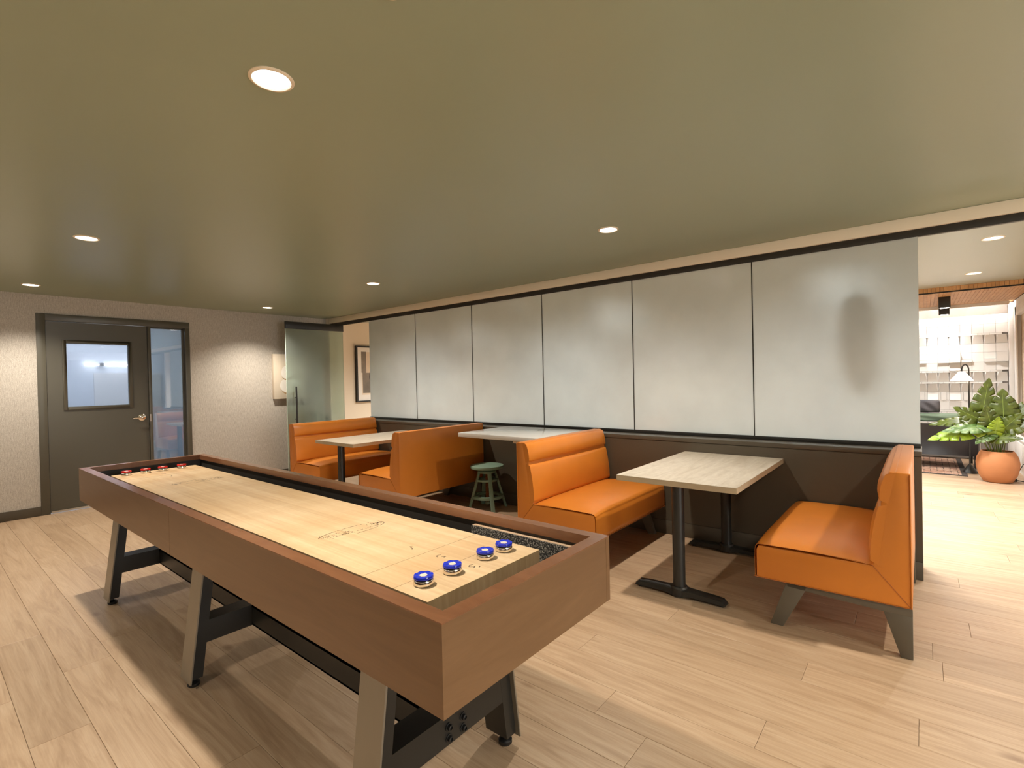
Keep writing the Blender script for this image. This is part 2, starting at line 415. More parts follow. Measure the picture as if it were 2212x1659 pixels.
r_ = rest.build('plank_field', 'oak_plank', floor); r_['kind'] = 'stuff'

def wall(name, mat, *b, parent=None): return struct(bx(name, mat, None, *b))
# left wall with the door opening (frame y -3.274..-1.795, top 2.219)
FY0, FY1, FZ = -3.274, -1.795, 2.219
wl = MB().box(-0.14, 0, YB, FY0, -0.06, H).box(-0.14, 0, FY1, 0.165, -0.06, H).box(-0.14, 0, FY0, FY1, FZ, H)
struct(wl.build('wall_left', 'grasscloth'))
wall('wall_left_lounge', 'cream_paint', -0.14, 0.0, 0.165, YL, -0.06, H)
wall('wall_left_return', 'cream_paint', 0.0, 0.10, 0.165, 0.36, 0.0, H)
wall('wall_rear', 'back_paint', -0.14, XR + 0.14, YB - 0.14, YB, -0.06, H + 0.1)
wr_ = MB().box(XR, XR + 0.14, YB, -6.2, -0.06, H + 0.1).box(XR, XR + 0.14, 0.2, YL, -0.06, H + 0.1).box(XR, XR + 0.14, -6.2, 0.2, -0.06, 0.3).box(XR, XR + 0.14, -6.2, 0.2, 2.2, H + 0.1)
for k in range(1, 4): wr_.box(XR + 0.02, XR + 0.08, -6.2 + 1.6 * k - 0.03, -6.2 + 1.6 * k + 0.03, 0.3, 2.2)
struct(wr_.build('wall_right', 'back_paint'))  # unseen wall; its window openings are added for the fill light
wall('wall_far', 'cream_paint', -0.14, XR + 0.14, YL, YL + 0.14, -0.06, H + 0.1)
wall('ceiling', 'ceiling_paint', -0.14, XR + 0.14, YB - 0.14, 0.29, H, H + 0.12)
wall('ceiling_lounge', 'ceiling_lounge', -0.14, XR + 0.14, 0.29, YL + 0.14, H + 0.0005, H + 0.12)
bb = MB().box(0, 0.014, YB, FY0, 0, 0.10).box(0, 0.014, FY1, 0.165, 0, 0.10)
struct(bb.build('baseboard_left', 'dark_paint', bevel=0.002))
struct(bx('trim_1', 'soffit_paint', None, 0.10, XR, 0.165, 0.36, 2.341, H, 0.004), 'cream painted bulkhead above the glass partition')
struct(bx('trim_2', 'track_metal', None, 0.10, XR, 0.188, 0.222, 2.29, 2.341, 0.001), 'dark metal head track over the frosted panels')

# knee wall under the glass
KX0, KX1 = 1.139, 7.467
kw = struct(bx('wall_partition', 'dark_paint', None, KX0, KX1, 0.004, 0.30, 0.122, 0.812), 'low dark painted wall carrying the frosted glass')
bx('plinth', 'dark_paint', kw, KX0, KX1, 0.002, 0.302, 0.0, 0.119, 0.001)
bx('plinth_gap', 'seam_dark', kw, KX0 + 0.004, KX1 - 0.004, 0.008, 0.296, 0.117, 0.124)
bx('cap_gap', 'seam_dark', kw, KX0 + 0.004, KX1 - 0.004, 0.008, 0.296, 0.810, 0.817)
bx('ledge_cap', 'dark_paint', kw, KX0 - 0.004, KX1 + 0.002, -0.001, 0.304, 0.815, 0.849, 0.002)
gx = [1.139 + 1.0545 * i for i in range(7)]
bx('glass_channel', 'black_metal', kw, KX0, KX1 - 0.004, 0.178, 0.222, 0.849, 0.877, 0.001)
for i in range(6):
    a, b = gx[i] + 0.004, gx[i + 1] - 0.004
    g = struct(bx('window_%d' % (i + 1), 'frosted_panel', None, a, b, 0.194, 0.206, 0.874, 2.295),
               'frosted glass panel %s of the row above the low wall' % ['first', 'second', 'third', 'fourth', 'fifth', 'sixth'][i])
    if i: bx('joint', 'seam_dark', g, gx[i] - 0.004, gx[i] + 0.004, 0.193, 0.207, 0.877, 2.29)

# ------------------------------------------------------------------ door with sidelight in the left wall
d = thing('door_1', None or 'dark painted door with square glass and a chrome lever', 'door')
del d['category']; struct(d)
LY0, LY1, LZ = -3.195, -2.262, 2.137          # leaf
def frame_bar(y0, y1, z0, z1): return bx('door_frame', 'door_paint', d, -0.12, 0.016, y0, y1, z0, z1, 0.002)
frame_bar(FY0, LY0 - 0.004, 0, FZ)
frame_bar(LY0 - 0.004, FY1, LZ + 0.005, FZ)
frame_bar(FY1 - 0.055, FY1, 0, LZ + 0.005)
frame_bar(LY1 + 0.004, LY1 + 0.036, 0, LZ + 0.005)
frame_bar(LY1 + 0.036, FY1 - 0.055, 0, 0.10)
bx('door_stop', 'door_paint', d, -0.075, -0.05, LY1 + 0.036, LY1 + 0.05, 0.10, LZ)
bx('door_stop', 'door_paint', d, -0.075, -0.05, FY1 - 0.075, FY1 - 0.055, 0.10, LZ)
bx('door_stop', 'door_paint', d, -0.075, -0.05, LY1 + 0.036, FY1 - 0.055, LZ - 0.012, LZ + 0.005)
bx('sidelight_pane', 'sidelight_glass', d, -0.066, -0.058, LY1 + 0.03, FY1 - 0.05, 0.10, LZ)
WY0, WY1, WZ0, WZ1 = -3.027, -2.456, 1.177, 1.90   # vision pane
leaf = MB()
for q in ((LY0, WY0, 0.012, LZ), (WY1, LY1, 0.012, LZ), (WY0, WY1, 0.012, WZ0), (WY0, WY1, WZ1, LZ)):
    leaf.box(-0.048, -0.004, q[0], q[1], q[2], q[3])
leaf = leaf.build('door_leaf', 'door_paint', d)
vf = MB()
for q in ((WY0 - 0.036, WY0, WZ0 - 0.036, WZ1 + 0.036), (WY1, WY1 + 0.036, WZ0 - 0.036, WZ1 + 0.036), (WY0, WY1, WZ0 - 0.036, WZ0), (WY0, WY1, WZ1, WZ1 + 0.036)):
    vf.box(-0.030, 0.008, q[0], q[1], q[2], q[3])
vf.build('vision_frame', 'door_paint', leaf, bevel=0.003)
bx('vision_pane', 'door_glass', leaf, -0.031, -0.025, WY0, WY1, WZ0, WZ1)
hd = MB().lathe([(0, 0), (0.041, 0), (0.041, 0.007), (0.034, 0.013), (0.014, 0.014), (0.012, 0.03), (0, 0.03)], 28).build('lever_rose', 'chrome', leaf, smooth=True)
hd.rotation_euler = (0, PI / 2, 0); hd.location = (-0.004, -2.335, 1.01)
lv = MB().tube([(0.025, -2.335, 1.01), (0.052, -2.336, 1.01), (0.060, -2.35, 1.01), (0.060, -2.40, 1.009), (0.058, -2.445, 1.007)], [0.010, 0.010, 0.011, 0.0095, 0.008], 12).build('lever_handle', 'chrome', leaf, smooth=True)
bx('strike_plate', 'steel_brushed', d, 0.0155, 0.0175, LY1 + 0.006, LY1 + 0.018, 0.955, 1.045)
bx('door_sweep', 'steel_brushed', leaf, -0.006, 0.000, LY0 + 0.005, LY1 - 0.005, 0.006, 0.026)

# corridor behind that door
struct(bx('wall_corridor_far', 'cool_white', None, -2.55, -2.45, -5.0, 0.1, 0, 2.6))
struct(bx('wall_corridor_side', 'cool_white', None, -2.45, -0.14, -5.1, -5.0, 0, 2.6))
struct(bx('wall_corridor_end', 'cool_white', None, -2.45, -0.14, 0.0, 0.1, 0, 2.6))
struct(bx('ceiling_corridor', 'cool_white', None, -2.55, -0.14, -5.1, 0.1, 2.6, 2.7))
struct(bx('floor_corridor', 'cool_white', None, -2.55, -0.02, -5.1, 0.1, -0.06, -0.005))
wt = thing('wall_light', 'slim linear wall light glowing beyond the door glass', 'wall light', (-2.45, -2.05, 1.75))
wt_t = MB().tube([(0.06, -0.40, 0), (0.06, 0.45, 0)], 0.012, 10).build('tube', 'tube_glow', wt, smooth=True)
MB().tube([(0.0, -0.19, 0), (0.085, -0.19, 0)], 0.03, 16).build('mount', 'steel_brushed', wt, smooth=True)
cpl = thing('corridor_fill', 'flat fill light added in the corridor behind the dark door', 'ceiling light', (-1.3, -2.5, 2.60))  # added and unseen: brightens the corridor behind the door glass
bx('diffuser', 'corridor_fill_glow', cpl, -0.3, 0.3, -0.6, 0.6, -0.03, 0.0)
struct(bx('door_2', 'white_paint', None, -2.449, -2.43, -2.33, -1.45, 0, 1.62), 'pale door seen through the glass of the dark door')

# ------------------------------------------------------------------ pivot glass door standing open
gd = thing('glass_door', 'open frosted glass door with black top rail and bar pull', 'glass door', (0.415, -0.25, 0))
gd.rotation_euler = (0, 0, math.radians(-2.2))
bx('glass_leaf', 'frosted_door', gd, -0.006, 0.006, -0.45, 0.45, 0.10, 2.19)
bx('leading_edge', 'glass_edge', gd, -0.0065, 0.0065, -0.4525, -0.45, 0.10, 2.19)
bx('top_rail', 'black_metal', gd, -0.02, 0.02, -0.453, 0.453, 2.185, 2.288, 0.001)
bx('bottom_rail', 'black_metal', gd, -0.02, 0.02, -0.453, 0.453, 0.004, 0.10, 0.001)
pl = MB().tube([(0.055, -0.335, 0.75), (0.055, -0.335, 1.345)], 0.0125, 12).build('pull_bar', 'black_metal', gd, smooth=True)
for z in (0.87, 1.185):
    MB().tube([(0.004, -0.335, z), (0.055, -0.335, z)], 0.008, 10).build('standoff', 'black_metal', pl, smooth=True)

# ------------------------------------------------------------------ downlights
def downlight(x, y, label, group='recessed ceiling downlights', z=H, power=SPOT_W, col=WARM, cone=125, blend=1.0, soft=0.035):
    t = thing('downlight', label, 'downlight', (x, y, z), 0, group)
    MB().lathe([(0.0725, 0.0), (0.0725, -0.003), (0.069, -0.006), (0.062, -0.0065), (0.058, -0.002), (0.058, 0.0)], 40).build('trim_ring', 'trim_ring', t, smooth=True)
    MB().lathe([(0, -0.0025), (0.0585, -0.0025), (0.0585, -0.0005), (0, -0.0005)], 40).build('lens', 'lens_glow', t)
    ld = bpy.data.lights.new('downlight_lamp', 'SPOT'); ld.energy = power; ld.color = col
    ld.spot_size = math.radians(cone); ld.spot_blend = blend; ld.shadow_soft_size = soft
    lo = bpy.data.objects.new('downlight_lamp', ld); C.objects.link(lo); lo.parent = t; lo.location = (0, 0, -0.05)
    return t
downlight(5.765, -3.385, 'large bright downlight in the green ceiling above the shuffleboard table')
downlight(3.01, -3.378, 'downlight above the far end of the shuffleboard table')
downlight(0.645, -3.38, 'downlight in front of the dark door, leftmost in view')
downlight(0.65, -1.06, 'downlight beside the open glass door, by the woven wall')
downlight(3.01, -1.04, 'downlight above the far pair of booth benches')
downlight(5.77, -1.02, 'downlight above the near booth table')
downlight(8.40, -3.38, 'downlight behind the camera on the table side')
downlight(8.40, -1.02, 'downlight right of the booths, above the open floor')
downlight(5.765, -5.5, 'downlight behind the camera near the rear wall')
downlight(8.40, -5.5, 'downlight in the rear right of the room')
downlight(3.01, -5.5, 'downlight in the rear left of the room')
sk = thing('sprinkler_cover', 'small round white cover plate in the ceiling at the top edge', 'cover plate', (6.395, -3.365, H))
MB().lathe([(0, -0.006), (0.030, -0.006), (0.038, -0.004), (0.040, 0.0), (0, 0.0)], 28).build('plate', 'trim_ring', sk, smooth=True)
LG = 'downlights beyond the partition'
downlight(7.925, 1.337, 'downlight just beyond the partition end, larger of the two', LG, power=120, col=(1.0, 0.97, 0.93), cone=140)
downlight(7.92, 3.195, 'downlight in front of the cedar fascia, smaller of the two', LG, power=120, col=(1.0, 0.97, 0.93), cone=140)
for x in (6.9, 4.6, 2.3):  # lamps added out of sight so the frosted panels glow
    for y in (1.337, 3.195):
        downlight(x, y, 'added unseen downlight behind the %s frosted panel, %s row' % ({6.9: 'last', 4.6: 'fourth', 2.3: 'second'}[x], 'nearer' if y < 2 else 'farther'), LG, power=560 if x < 6 else 430, col=(0.99, 1.0, 0.98), cone=165, soft=0.26)

for k, (x, z) in enumerate(((0.95, 1.93), (3.2, 1.93), (-9, 0))):  # tubes added on the unseen rear wall for fill and glow in the glass
    if x < 0: continue
    t = thing('rear_fill_tube', ['added unseen fill tube on the rear wall, farther left', 'added unseen fill tube on the rear wall, nearer the camera'][k], 'wall light', (x, YB, z), 0, 'added fill tubes on the rear wall')
    MB().tube([(-0.55, 0.06, 0), (0.55, 0.06, 0)], 0.014, 10).build('tube', 'tube_glow', t, smooth=True)
    MB().tube([(0, 0, 0), (0, 0.085, 0)], 0.03, 16).build('mount', 'steel_brushed', t, smooth=True)

# ------------------------------------------------------------------ booth benches
def make_bench():
    t = thing('booth_bench', 'x', 'bench', (0, 0, 0), 0, 'orange leather booth benches')
    Y = 0.59
    body = MB().prism([(0.0, 0.245), (0.0, 0.892), (0.085, 0.892), (0.115, 0.742), (0.152, 0.425), (0.672, 0.425), (0.682, 0.40), (0.682, 0.245)], -Y, Y).build('upholstered_shell', 'leather_orange', t, bevel=0.008, bseg=2)
    def edge(w, k=6): return max(0.0, 1 - abs(2 * w - 1) ** k)
    # seat cushion: crowned top, rounded nose
    def seat(u, w):
        # u along profile, w along the width
        n = [(0.10, 0.425), (0.17, 0.428), (0.25, 0.432), (0.36, 0.436), (0.48, 0.437), (0.58, 0.437), (0.64, 0.436), (0.672, 0.432), (0.685, 0.42), (0.688, 0.40), (0.689, 0.36), (0.689, 0.31), (0.688, 0.262), (0.684, 0.252)]
        k = u * (len(n) - 1); i = min(int(k), len(n) - 2); fr = k - i
        s = n[i][0] * (1 - fr) + n[i + 1][0] * fr; z = n[i][1] * (1 - fr) + n[i + 1][1] * fr
        cs = max(0, 1 - ((s - 0.42) / 0.30) ** 4)
        z += 0.038 * edge(w, 5) * cs
        if z < 0.41: s += 0.008 * edge(w, 8)
        return (s, -Y - 0.001 + (2 * Y + 0.002) * w, z)
    st = MB().grid(seat, 39, 28).build('seat_cushion', 'leather_orange', t, smooth=True, sharp=60)
    def pad(z0, z1, s0, s1, bulge):
        def fn(u, w):
            z = z0 + (z1 - z0) * u; s = s0 + (s1 - s0) * u
            b = math.sin(PI * min(1, max(0, u))) ** 0.55
            k = w * 30; ww = min(1.0, max(0.0, (k - 1) / 28.0))
            s += bulge * b * (0.45 + 0.55 * edge(ww, 10))
            if u <= 0 or u >= 1: s -= 0.03
            if k < 0.5 or k > 29.5: s = s0 + (s1 - s0) * u - 0.03
            return (s, -Y - 0.001 + (2 * Y + 0.002) * ww, z)
        return fn
    MB().grid(pad(0.432, 0.736, 0.158, 0.118, 0.030), 18, 30).build('back_cushion', 'leather_orange', t, smooth=True, sharp=75)
    MB().grid(pad(0.738, 0.893, 0.116, 0.085, 0.034), 12, 30).build('headrest_roll', 'leather_orange', t, smooth=True, sharp=75)
    # welts and seams
    for sy in (-1, 1):
        yy = sy * (Y + 0.0015)
        w = MB()
        w.tube([(0.155, yy, 0.430), (0.0, yy, 0.248)], 0.0012, 6)
        w.build('mitre_seam', 'leather_seam', t)
        MB().tube([(0.155, yy, 0.432), (0.30, yy, 0.437), (0.50, yy, 0.438), (0.66, yy, 0.435)], 0.0014, 6).build('seat_welt', 'leather_seam', t, smooth=True)
        MB().tube([(0.003, yy, 0.250), (0.003, yy, 0.885)], 0.003, 6).build('back_welt', 'leather_orange', t, smooth=True)
        MB().tube([(0.005, yy, 0.250), (0.685, yy, 0.250)], 0.0022, 6).build('base_welt', 'leather_seam', t, smooth=True)
    MB().tube([(0.690, -Y, 0.251), (0.692, 0, 0.251), (0.690, Y, 0.251)], 0.003, 6).build('base_welt', 'leather_seam', t, smooth=True)
    # plate legs on two side frames
    for sy in (-1, 1):
        ya, yb = sorted((sy * (Y - 0.012), sy * (Y - 0.055)))
        MB().prism([(0.0, 0.205), (0.0, 0.246), (0.535, 0.246), (0.53, 0.222), (0.11, 0.205)], ya, yb).build('side_rail', 'bench_leg', t, bevel=0.002)
        MB().prism([(0.0, 0.0), (0.0, 0.206), (0.112, 0.206), (0.046, 0.0)], ya, yb).build('leg', 'bench_leg', t, bevel=0.002)
        MB().prism([(0.555, 0.0), (0.618, 0.0), (0.535, 0.246), (0.44, 0.246), (0.445, 0.222)], ya, yb).build('leg', 'bench_leg', t, bevel=0.002)
    return t
b3 = make_bench(); b3.location = (5.04, -0.612, 0)
b3['label'] = 'orange leather booth bench in the middle, facing the near table'
b4 = copy_tree(b3); b4.location = (7.428, -0.612, 0); b4.rotation_euler = (0, 0, PI); b4['label'] = 'orange leather booth bench at the right end, its back to the opening'
b2 = copy_tree(b3); b2.location = (3.595, -0.612, 0); b2.rotation_euler = (0, 0, PI); b2['label'] = 'orange leather booth bench showing its plain back to the white desk'
b1 = copy_tree(b3); b1.location = (1.455, -0.612, 0); b1['label'] = 'orange leather booth bench farthest left, beside the glass door'

# ------------------------------------------------------------------ booth tables
def make_table():
    t = thing('booth_table', 'x', 'table', (0, 0, 0), 0, 'pale laminate booth tables')
    W2, D2, Z0, Z1 = 0.375, 0.617, 0.701, 0.736
    bx('table_top', 'table_laminate', t, -W2, W2, -D2, D2, Z1 - 0.002, Z1, 0.0008, 1)
    bx('edge_band', 'table_edge', t, -W2, W2, -D2, D2, Z0, Z1 - 0.002)
    for yc in (-0.525, 0.455):
        b = MB()
        b.lathe([(0, 0.066), (0.046, 0.066), (0.054, 0.058), (0.056, 0.03), (0.052, 0.010), (0, 0.010)], 28, (0, yc, 0))
        foot = b.build('base_hub', 'black_metal', t, smooth=True)
        for sx in (-1, 1):
            a = MB()
            secs = []
            for x, w, zt, zb in ((0.02, 0.048, 0.058, 0.014), (0.09, 0.036, 0.056, 0.018), (0.20, 0.035, 0.052, 0.017), (0.262, 0.034, 0.047, 0.016), (0.284, 0.032, 0.026, 0.015)):
                secs.append([(sx * x, yc - w, zb), (sx * x, yc - w, zt - 0.008), (sx * x, yc - w * 0.55, zt), (sx * x, yc + w * 0.55, zt), (sx * x, yc + w, zt - 0.008), (sx * x, yc + w, zb)])
            n0 = 0
            for s_ in secs: a.v += s_
            for i in range(len(secs) - 1):
                for j in range(6): a.f.append((i * 6 + j, i * 6 + (j + 1) % 6, (i + 1) * 6 + (j + 1) % 6, (i + 1) * 6 + j))
            a.f += [tuple(range(6)), tuple(len(secs) * 6 - 6 + j for j in range(6))]
            arm = a.build('base_arm', 'black_metal', t, smooth=True, sharp=30)
            MB().lathe([(0, 0), (0.014, 0), (0.014, 0.017), (0, 0.017)], 14, (sx * 0.255, yc, 0)).build('glide', 'rubber_black', arm)
        MB().lathe([(0, 0.04), (0.0375, 0.04), (0.0375, 0.695), (0, 0.695)], 28, (0, yc, 0)).build('column', 'black_metal', t, smooth=True)
        bx('top_plate', 'black_metal', t, -0.20, 0.20, yc - 0.045, yc + 0.045, 0.692, 0.7012, 0.001)
    return t
tR = make_table(); tR.location = (6.283, -0.6175, 0)
tR['label'] = 'pale laminate booth table near the camera, between two orange benches'
tL = copy_tree(tR); tL.location = (2.49, -0.6175, 0); tL['label'] = 'pale laminate booth table farther left, partly behind a bench back'

# ------------------------------------------------------------------ white desk and stool
dk = thing('white_desk', 'glossy white counter desk between two bench backs', 'desk', (4.49, -0.40, 0))
bx('desk_top', 'desk_white', dk, -0.515, 0.515, -0.39, 0.398, 0.832, 0.872, 0.003)
gm = MB().lathe([(0, 0.8725), (0.022, 0.8725), (0.030, 0.8735), (0.032, 0.8725), (0.032, 0.871), (0, 0.871)], 24, (0.06, 0.19, 0)).build('grommet', 'black_metal', dk, smooth=True)
bx('bracket', 'cream_paint', dk, 0.06, 0.13, -0.25, 0.35, 0.79, 0.832, 0.002)
bx('bracket', 'dark_paint', dk, 0.42, 0.47, -0.25, 0.35, 0.79, 0.832, 0.002)
bx('wall_cleat', 'dark_paint', dk, -0.50, 0.50, 0.35, 0.396, 0.78, 0.832, 0.002)

sx, sy = 3.84, -0.235
sl = thing('stool', 'sage green wooden screw stool tucked beside the white desk', 'stool', (sx, sy, 0))
MB().lathe([(0, 0.43), (0.165, 0.43), (0.178, 0.436), (0.182, 0.45), (0.178, 0.463), (0.15, 0.468), (0, 0.462)], 36).build('seat', 'sage_paint', sl, smooth=True)
MB().lathe([(0.03, 0.40), (0.055, 0.405), (0.065, 0.43), (0.0, 0.43), (0, 0.40), (0.03, 0.40)], 24).build('seat_hub', 'sage_paint', sl, smooth=True)
MB().lathe([(0, 0.385), (0.098, 0.385), (0.10, 0.39), (0.10, 0.402), (0.095, 0.407), (0, 0.407)], 30).build('collar', 'sage_paint', sl, smooth=True)
def ring(r0, r1, z0, z1): return [(r0, z0), (r1, z0), (r1, z1), (r0, z1), (r0, z0)]
MB().lathe(ring(0.075, 0.118, 0.298, 0.318), 32).build('upper_ring', 'sage_paint', sl, smooth=True, sharp=30)
MB().lathe(ring(0.128, 0.172, 0.118, 0.145), 36).build('foot_ring', 'sage_paint', sl, smooth=True, sharp=30)
pr = [(0, 0.06)]
z = 0.075
while z < 0.42:
    pr += [(0.016, z), (0.021, z + 0.005), (0.016, z + 0.010)]; z += 0.011
pr.append((0, z))
MB().lathe(pr, 16).build('threaded_rod', 'screw_copper', sl, smooth=True, sharp=20)
MB().lathe([(0, 0.045), (0.026, 0.045), (0.026, 0.075), (0, 0.075)], 16).build('rod_nut', 'sage_paint', sl, smooth=True)
for k in range(4):
    a = math.radians(-32 + 90 * k)
    ca, sa = math.cos(a), math.sin(a)
    m = MB()
    q = []
    for r, zz in ((0.205, 0.0), (0.085, 0.40)):
        for tw, rr in ((-0.02, -0.011), (0.02, -0.011), (0.02, 0.011), (-0.02, 0.011)):
            q.append((ca * (r + rr) - sa * tw, sa * (r + rr) + ca * tw, zz))
    m.v = q; m.f = [(0, 3, 2, 1), (4, 5, 6, 7), (0, 1, 5, 4), (1, 2, 6, 5), (2, 3, 7, 6), (3, 0, 4, 7)]
    m.build('leg', 'sage_paint', sl, bevel=0.002)

# ------------------------------------------------------------------ shuffleboard table
TX0, TX1, TY0, TY1, TZ, TB = 3.061, 6.650, -3.465, -2.703, 0.843, 0.627
CX, CY = 4.8555, -3.084
sb = thing('shuffleboard_table', 'long walnut shuffleboard table with maple playing board and black legs', 'game table', (CX, CY, 0))
X0, X1, Y0, Y1 = TX0 - CX, TX1 - CX, TY0 - CY, TY1 - CY
TH = 0.045; RC = 0.006
for nm, y0 in (('side_panel', Y0), ('side_panel', Y1 - 0.022)):
    for a, b in ((X0, 0.007 - 0.0008), (0.007 + 0.0008, X1)):
        bx(nm, 'walnut_panel', sb, a, b, y0, y0 + 0.022, TB, TZ - 0.0036)
    bx('panel_joint', 'seam_dark', sb, 0.004, 0.010, y0 + 0.001, y0 + 0.021, TB, TZ - 0.0036)
for x0 in (X0 + 0.0005, X1 - 0.0225):
    bx('end_panel', 'walnut_panel', sb, x0, x0 + 0.022, Y0 + 0.022, Y1 - 0.022, TB, TZ - 0.0036)
# mitred rim, two lengths per long side
i0, i1, j0, j1 = X0 + TH, X1 - TH, Y0 + TH, Y1 - TH
k0, k1, l0, l1 = X0 + 0.0225, X1 - 0.0225, Y0 + 0.0225, Y1 - 0.0225
MX = 0.007
def rim(cap, lip):
    m = MB(); m.prism(cap, TZ - 0.0035, TZ, 'z'); m.prism(lip, TZ - 0.034, TZ - 0.0035, 'z')
    m.build('rim', 'walnut_rim', sb)
rim([(X0, Y0), (MX, Y0), (MX, j0), (i0, j0)], [(k0, l0), (MX, l0), (MX, j0), (i0, j0)])
rim([(MX, Y0), (X1, Y0), (i1, j0), (MX, j0)], [(MX, l0), (k1, l0), (i1, j0), (MX, j0)])
rim([(X0, Y1), (i0, j1), (MX, j1), (MX, Y1)], [(k0, l1), (i0, j1), (MX, j1), (MX, l1)])
rim([(MX, Y1), (MX, j1), (i1, j1), (X1, Y1)], [(MX, l1), (MX, j1), (i1, j1), (k1, l1)])
rim([(X0, Y0), (i0, j0), (i0, j1), (X0, Y1)], [(k0, l0), (i0, j0), (i0, j1), (k0, l1)])
rim([(X1, Y0), (X1, Y1), (i1, j1), (i1, j0)], [(k1, l0), (k1, l1), (i1, j1), (i1, j0)])
bx('cradle_floor', 'cradle_black', sb, X0 + 0.022, X1 - 0.022, Y0 + 0.022, Y1 - 0.022, TB + 0.004, TB + 0.03)
for y0 in (Y0 + 0.022, Y1 - 0.034):
    for a, b in ((X0 + 0.023, 0.005), (0.009, X1 - 0.023)):
        bx('cradle_liner', 'cradle_black', sb, a, b, y0, y0 + 0.012, TB + 0.03, TZ - 0.035)
for x0 in (X0 + 0.023, X1 - 0.035):
    bx('cradle_liner', 'cradle_black', sb, x0, x0 + 0.012, Y0 + 0.035, Y1 - 0.035, TB + 0.03, TZ - 0.035)
# playing board of glued maple strips
BX0, BX1, BY0, BY1, BZ = 3.254 - CX, 6.450 - CX, -3.333 - CY, -2.829 - CY, 0.790
bd = bx('playing_board', 'maple', sb, BX0, BX1, BY0, BY1, BZ - 0.075, BZ - 0.072)
NS = 20; sw = (BY1 - BY0) / NS
for k in range(NS):
    a = BY0 + k * sw
    m = MB().box(BX0, BX1, -sw / 2, sw / 2, 0, 0.072)
    o = m.build('board_strip', 'maple', bd); o.location = (0, a + sw / 2, BZ - 0.072)
bx('board_support', 'cradle_black', sb, BX0 + 0.1, BX1 - 0.1, -0.18, 0.18, TB + 0.03, BZ - 0.075)
for x in (6.150 - CX, 6.303 - CX, 3.254 + 0.30 - CX, 3.254 + 0.147 - CX):
    bx('score_line', 'line_brown', bd, x - 0.0008, x + 0.0008, BY0 + 0.002, BY1 - 0.002, BZ, BZ + 0.0002)
# worn burnt-in crest, mirrored at the far end, and worn score figures
def fleck(m, x, y, l, w, a):
    ca, sa = math.cos(a) * l / 2, math.sin(a) * l / 2
    px, py = -math.sin(a) * w / 2, math.cos(a) * w / 2
    z0 = BZ + 0.0001; n = len(m.v)
    m.v += [(x - ca - px, y - sa - py, z0), (x + ca - px, y + sa - py, z0), (x + ca + px, y + sa + py, z0), (x - ca + px, y - sa + py, z0)]
    m.f.append((n, n + 1, n + 2, n + 3))
rg = random.Random(5)
def crest(x, y, s):
    m = MB()
    # oval outline, broken by wear
    for k in range(120):
        t = 2 * PI * k / 120
        wear = 0.5 + 0.5 * math.sin(t * 2 + 0.6) + 0.25 * math.sin(5 * t)
        if rg.random() < wear:
            fleck(m, x + s * 0.048 * math.cos(t), y + s * 0.145 * math.sin(t), 0.008, rg.uniform(0.0018, 0.0042), math.atan2(0.145 * math.cos(t), -0.048 * math.sin(t)))
    # three clusters of script with a scroll under them
    for cy, n, sp in ((-0.105, 34, 0.016), (-0.03, 26, 0.014), (0.115, 46, 0.018)):
        for k in range(n):
            fleck(m, x + s * rg.gauss(-0.005, 0.012), y + s * rg.gauss(cy, sp), rg.uniform(0.004, 0.011), rg.uniform(0.0016, 0.0036), rg.uniform(0, PI))
    for k in range(40):
        u = rg.uniform(-0.09, 0.10)
        fleck(m, x + s * (0.018 + 0.05 * u * u + rg.gauss(0, 0.003)), y + s * u, rg.uniform(0.004, 0.010), rg.uniform(0.0016, 0.003), PI / 2 + rg.gauss(0, 0.5))
    return m.build('worn_crest', 'print_brown', bd)
crest(5.712 - CX, -3.08 - CY, 1.0); crest(3.975 - CX, -3.05 - CY, -1.05)
def figure(x, y, strokes):
    m = MB()
    for a, b in zip(strokes, strokes[1:]):
        dx, dy = b[0] - a[0], b[1] - a[1]
        if rg.random() < 0.8: fleck(m, x + (a[0] + b[0]) / 2, y + (a[1] + b[1]) / 2, math.hypot(dx, dy) * 1.1, 0.0032, math.atan2(dy, dx))
    m.build('score_figure', 'print_brown', bd)
two = [(-0.012, 0.012), (-0.018, 0.004), (-0.016, -0.006), (-0.006, -0.010), (0.004, 0.0), (0.012, 0.012), (0.014, 0.0), (0.011, -0.014)]
three = [(-0.016, 0.014), (-0.020, 0.0), (-0.013, -0.010), (-0.004, -0.004), (0.001, 0.004), (0.006, -0.009), (0.014, -0.008), (0.016, 0.006), (0.012, 0.016)]
one = [(-0.012, 0.012), (-0.016, 0.004), (-0.004, 0.0), (0.010, -0.004), (0.014, -0.012)]
for x, f in ((6.375, three), (6.222, two), (6.072, one)): figure(x - CX, 0.008, f); figure(-(x - CX) - 0.01, -0.01, [(-a, -b) for a, b in f])
# carpeted rails in the gutter with raw pine backs
for xa, xb in ((6.062, 6.560),):
    for yc, s in ((Y1 - 0.034, -1), (Y0 + 0.034, 1)):
        p = bx('gutter_rail', 'raw_pine', sb, xa - CX, xb - CX, min(yc, yc + s * 0.020), max(yc, yc + s * 0.020), TB + 0.03, 0.795 if s < 0 else 0.752)
        bx('carpet_face', 'speckled_carpet', p, xa - CX, xb - CX, min(yc + s * 0.020, yc + s * 0.027), max(yc + s * 0.020, yc + s * 0.027), TB + 0.03, 0.794 if s < 0 else 0.75)
bx('gutter_carpet', 'speckled_carpet', sb, BX1 + 0.01, X1 - 0.036, Y0 + 0.036, Y1 - 0.036, TB + 0.0305, TB + 0.036)
bx('gutter_carpet', 'speckled_carpet', sb, X0 + 0.036, BX0 - 0.01, Y0 + 0.036, Y1 - 0.036, TB + 0.0305, TB + 0.036)
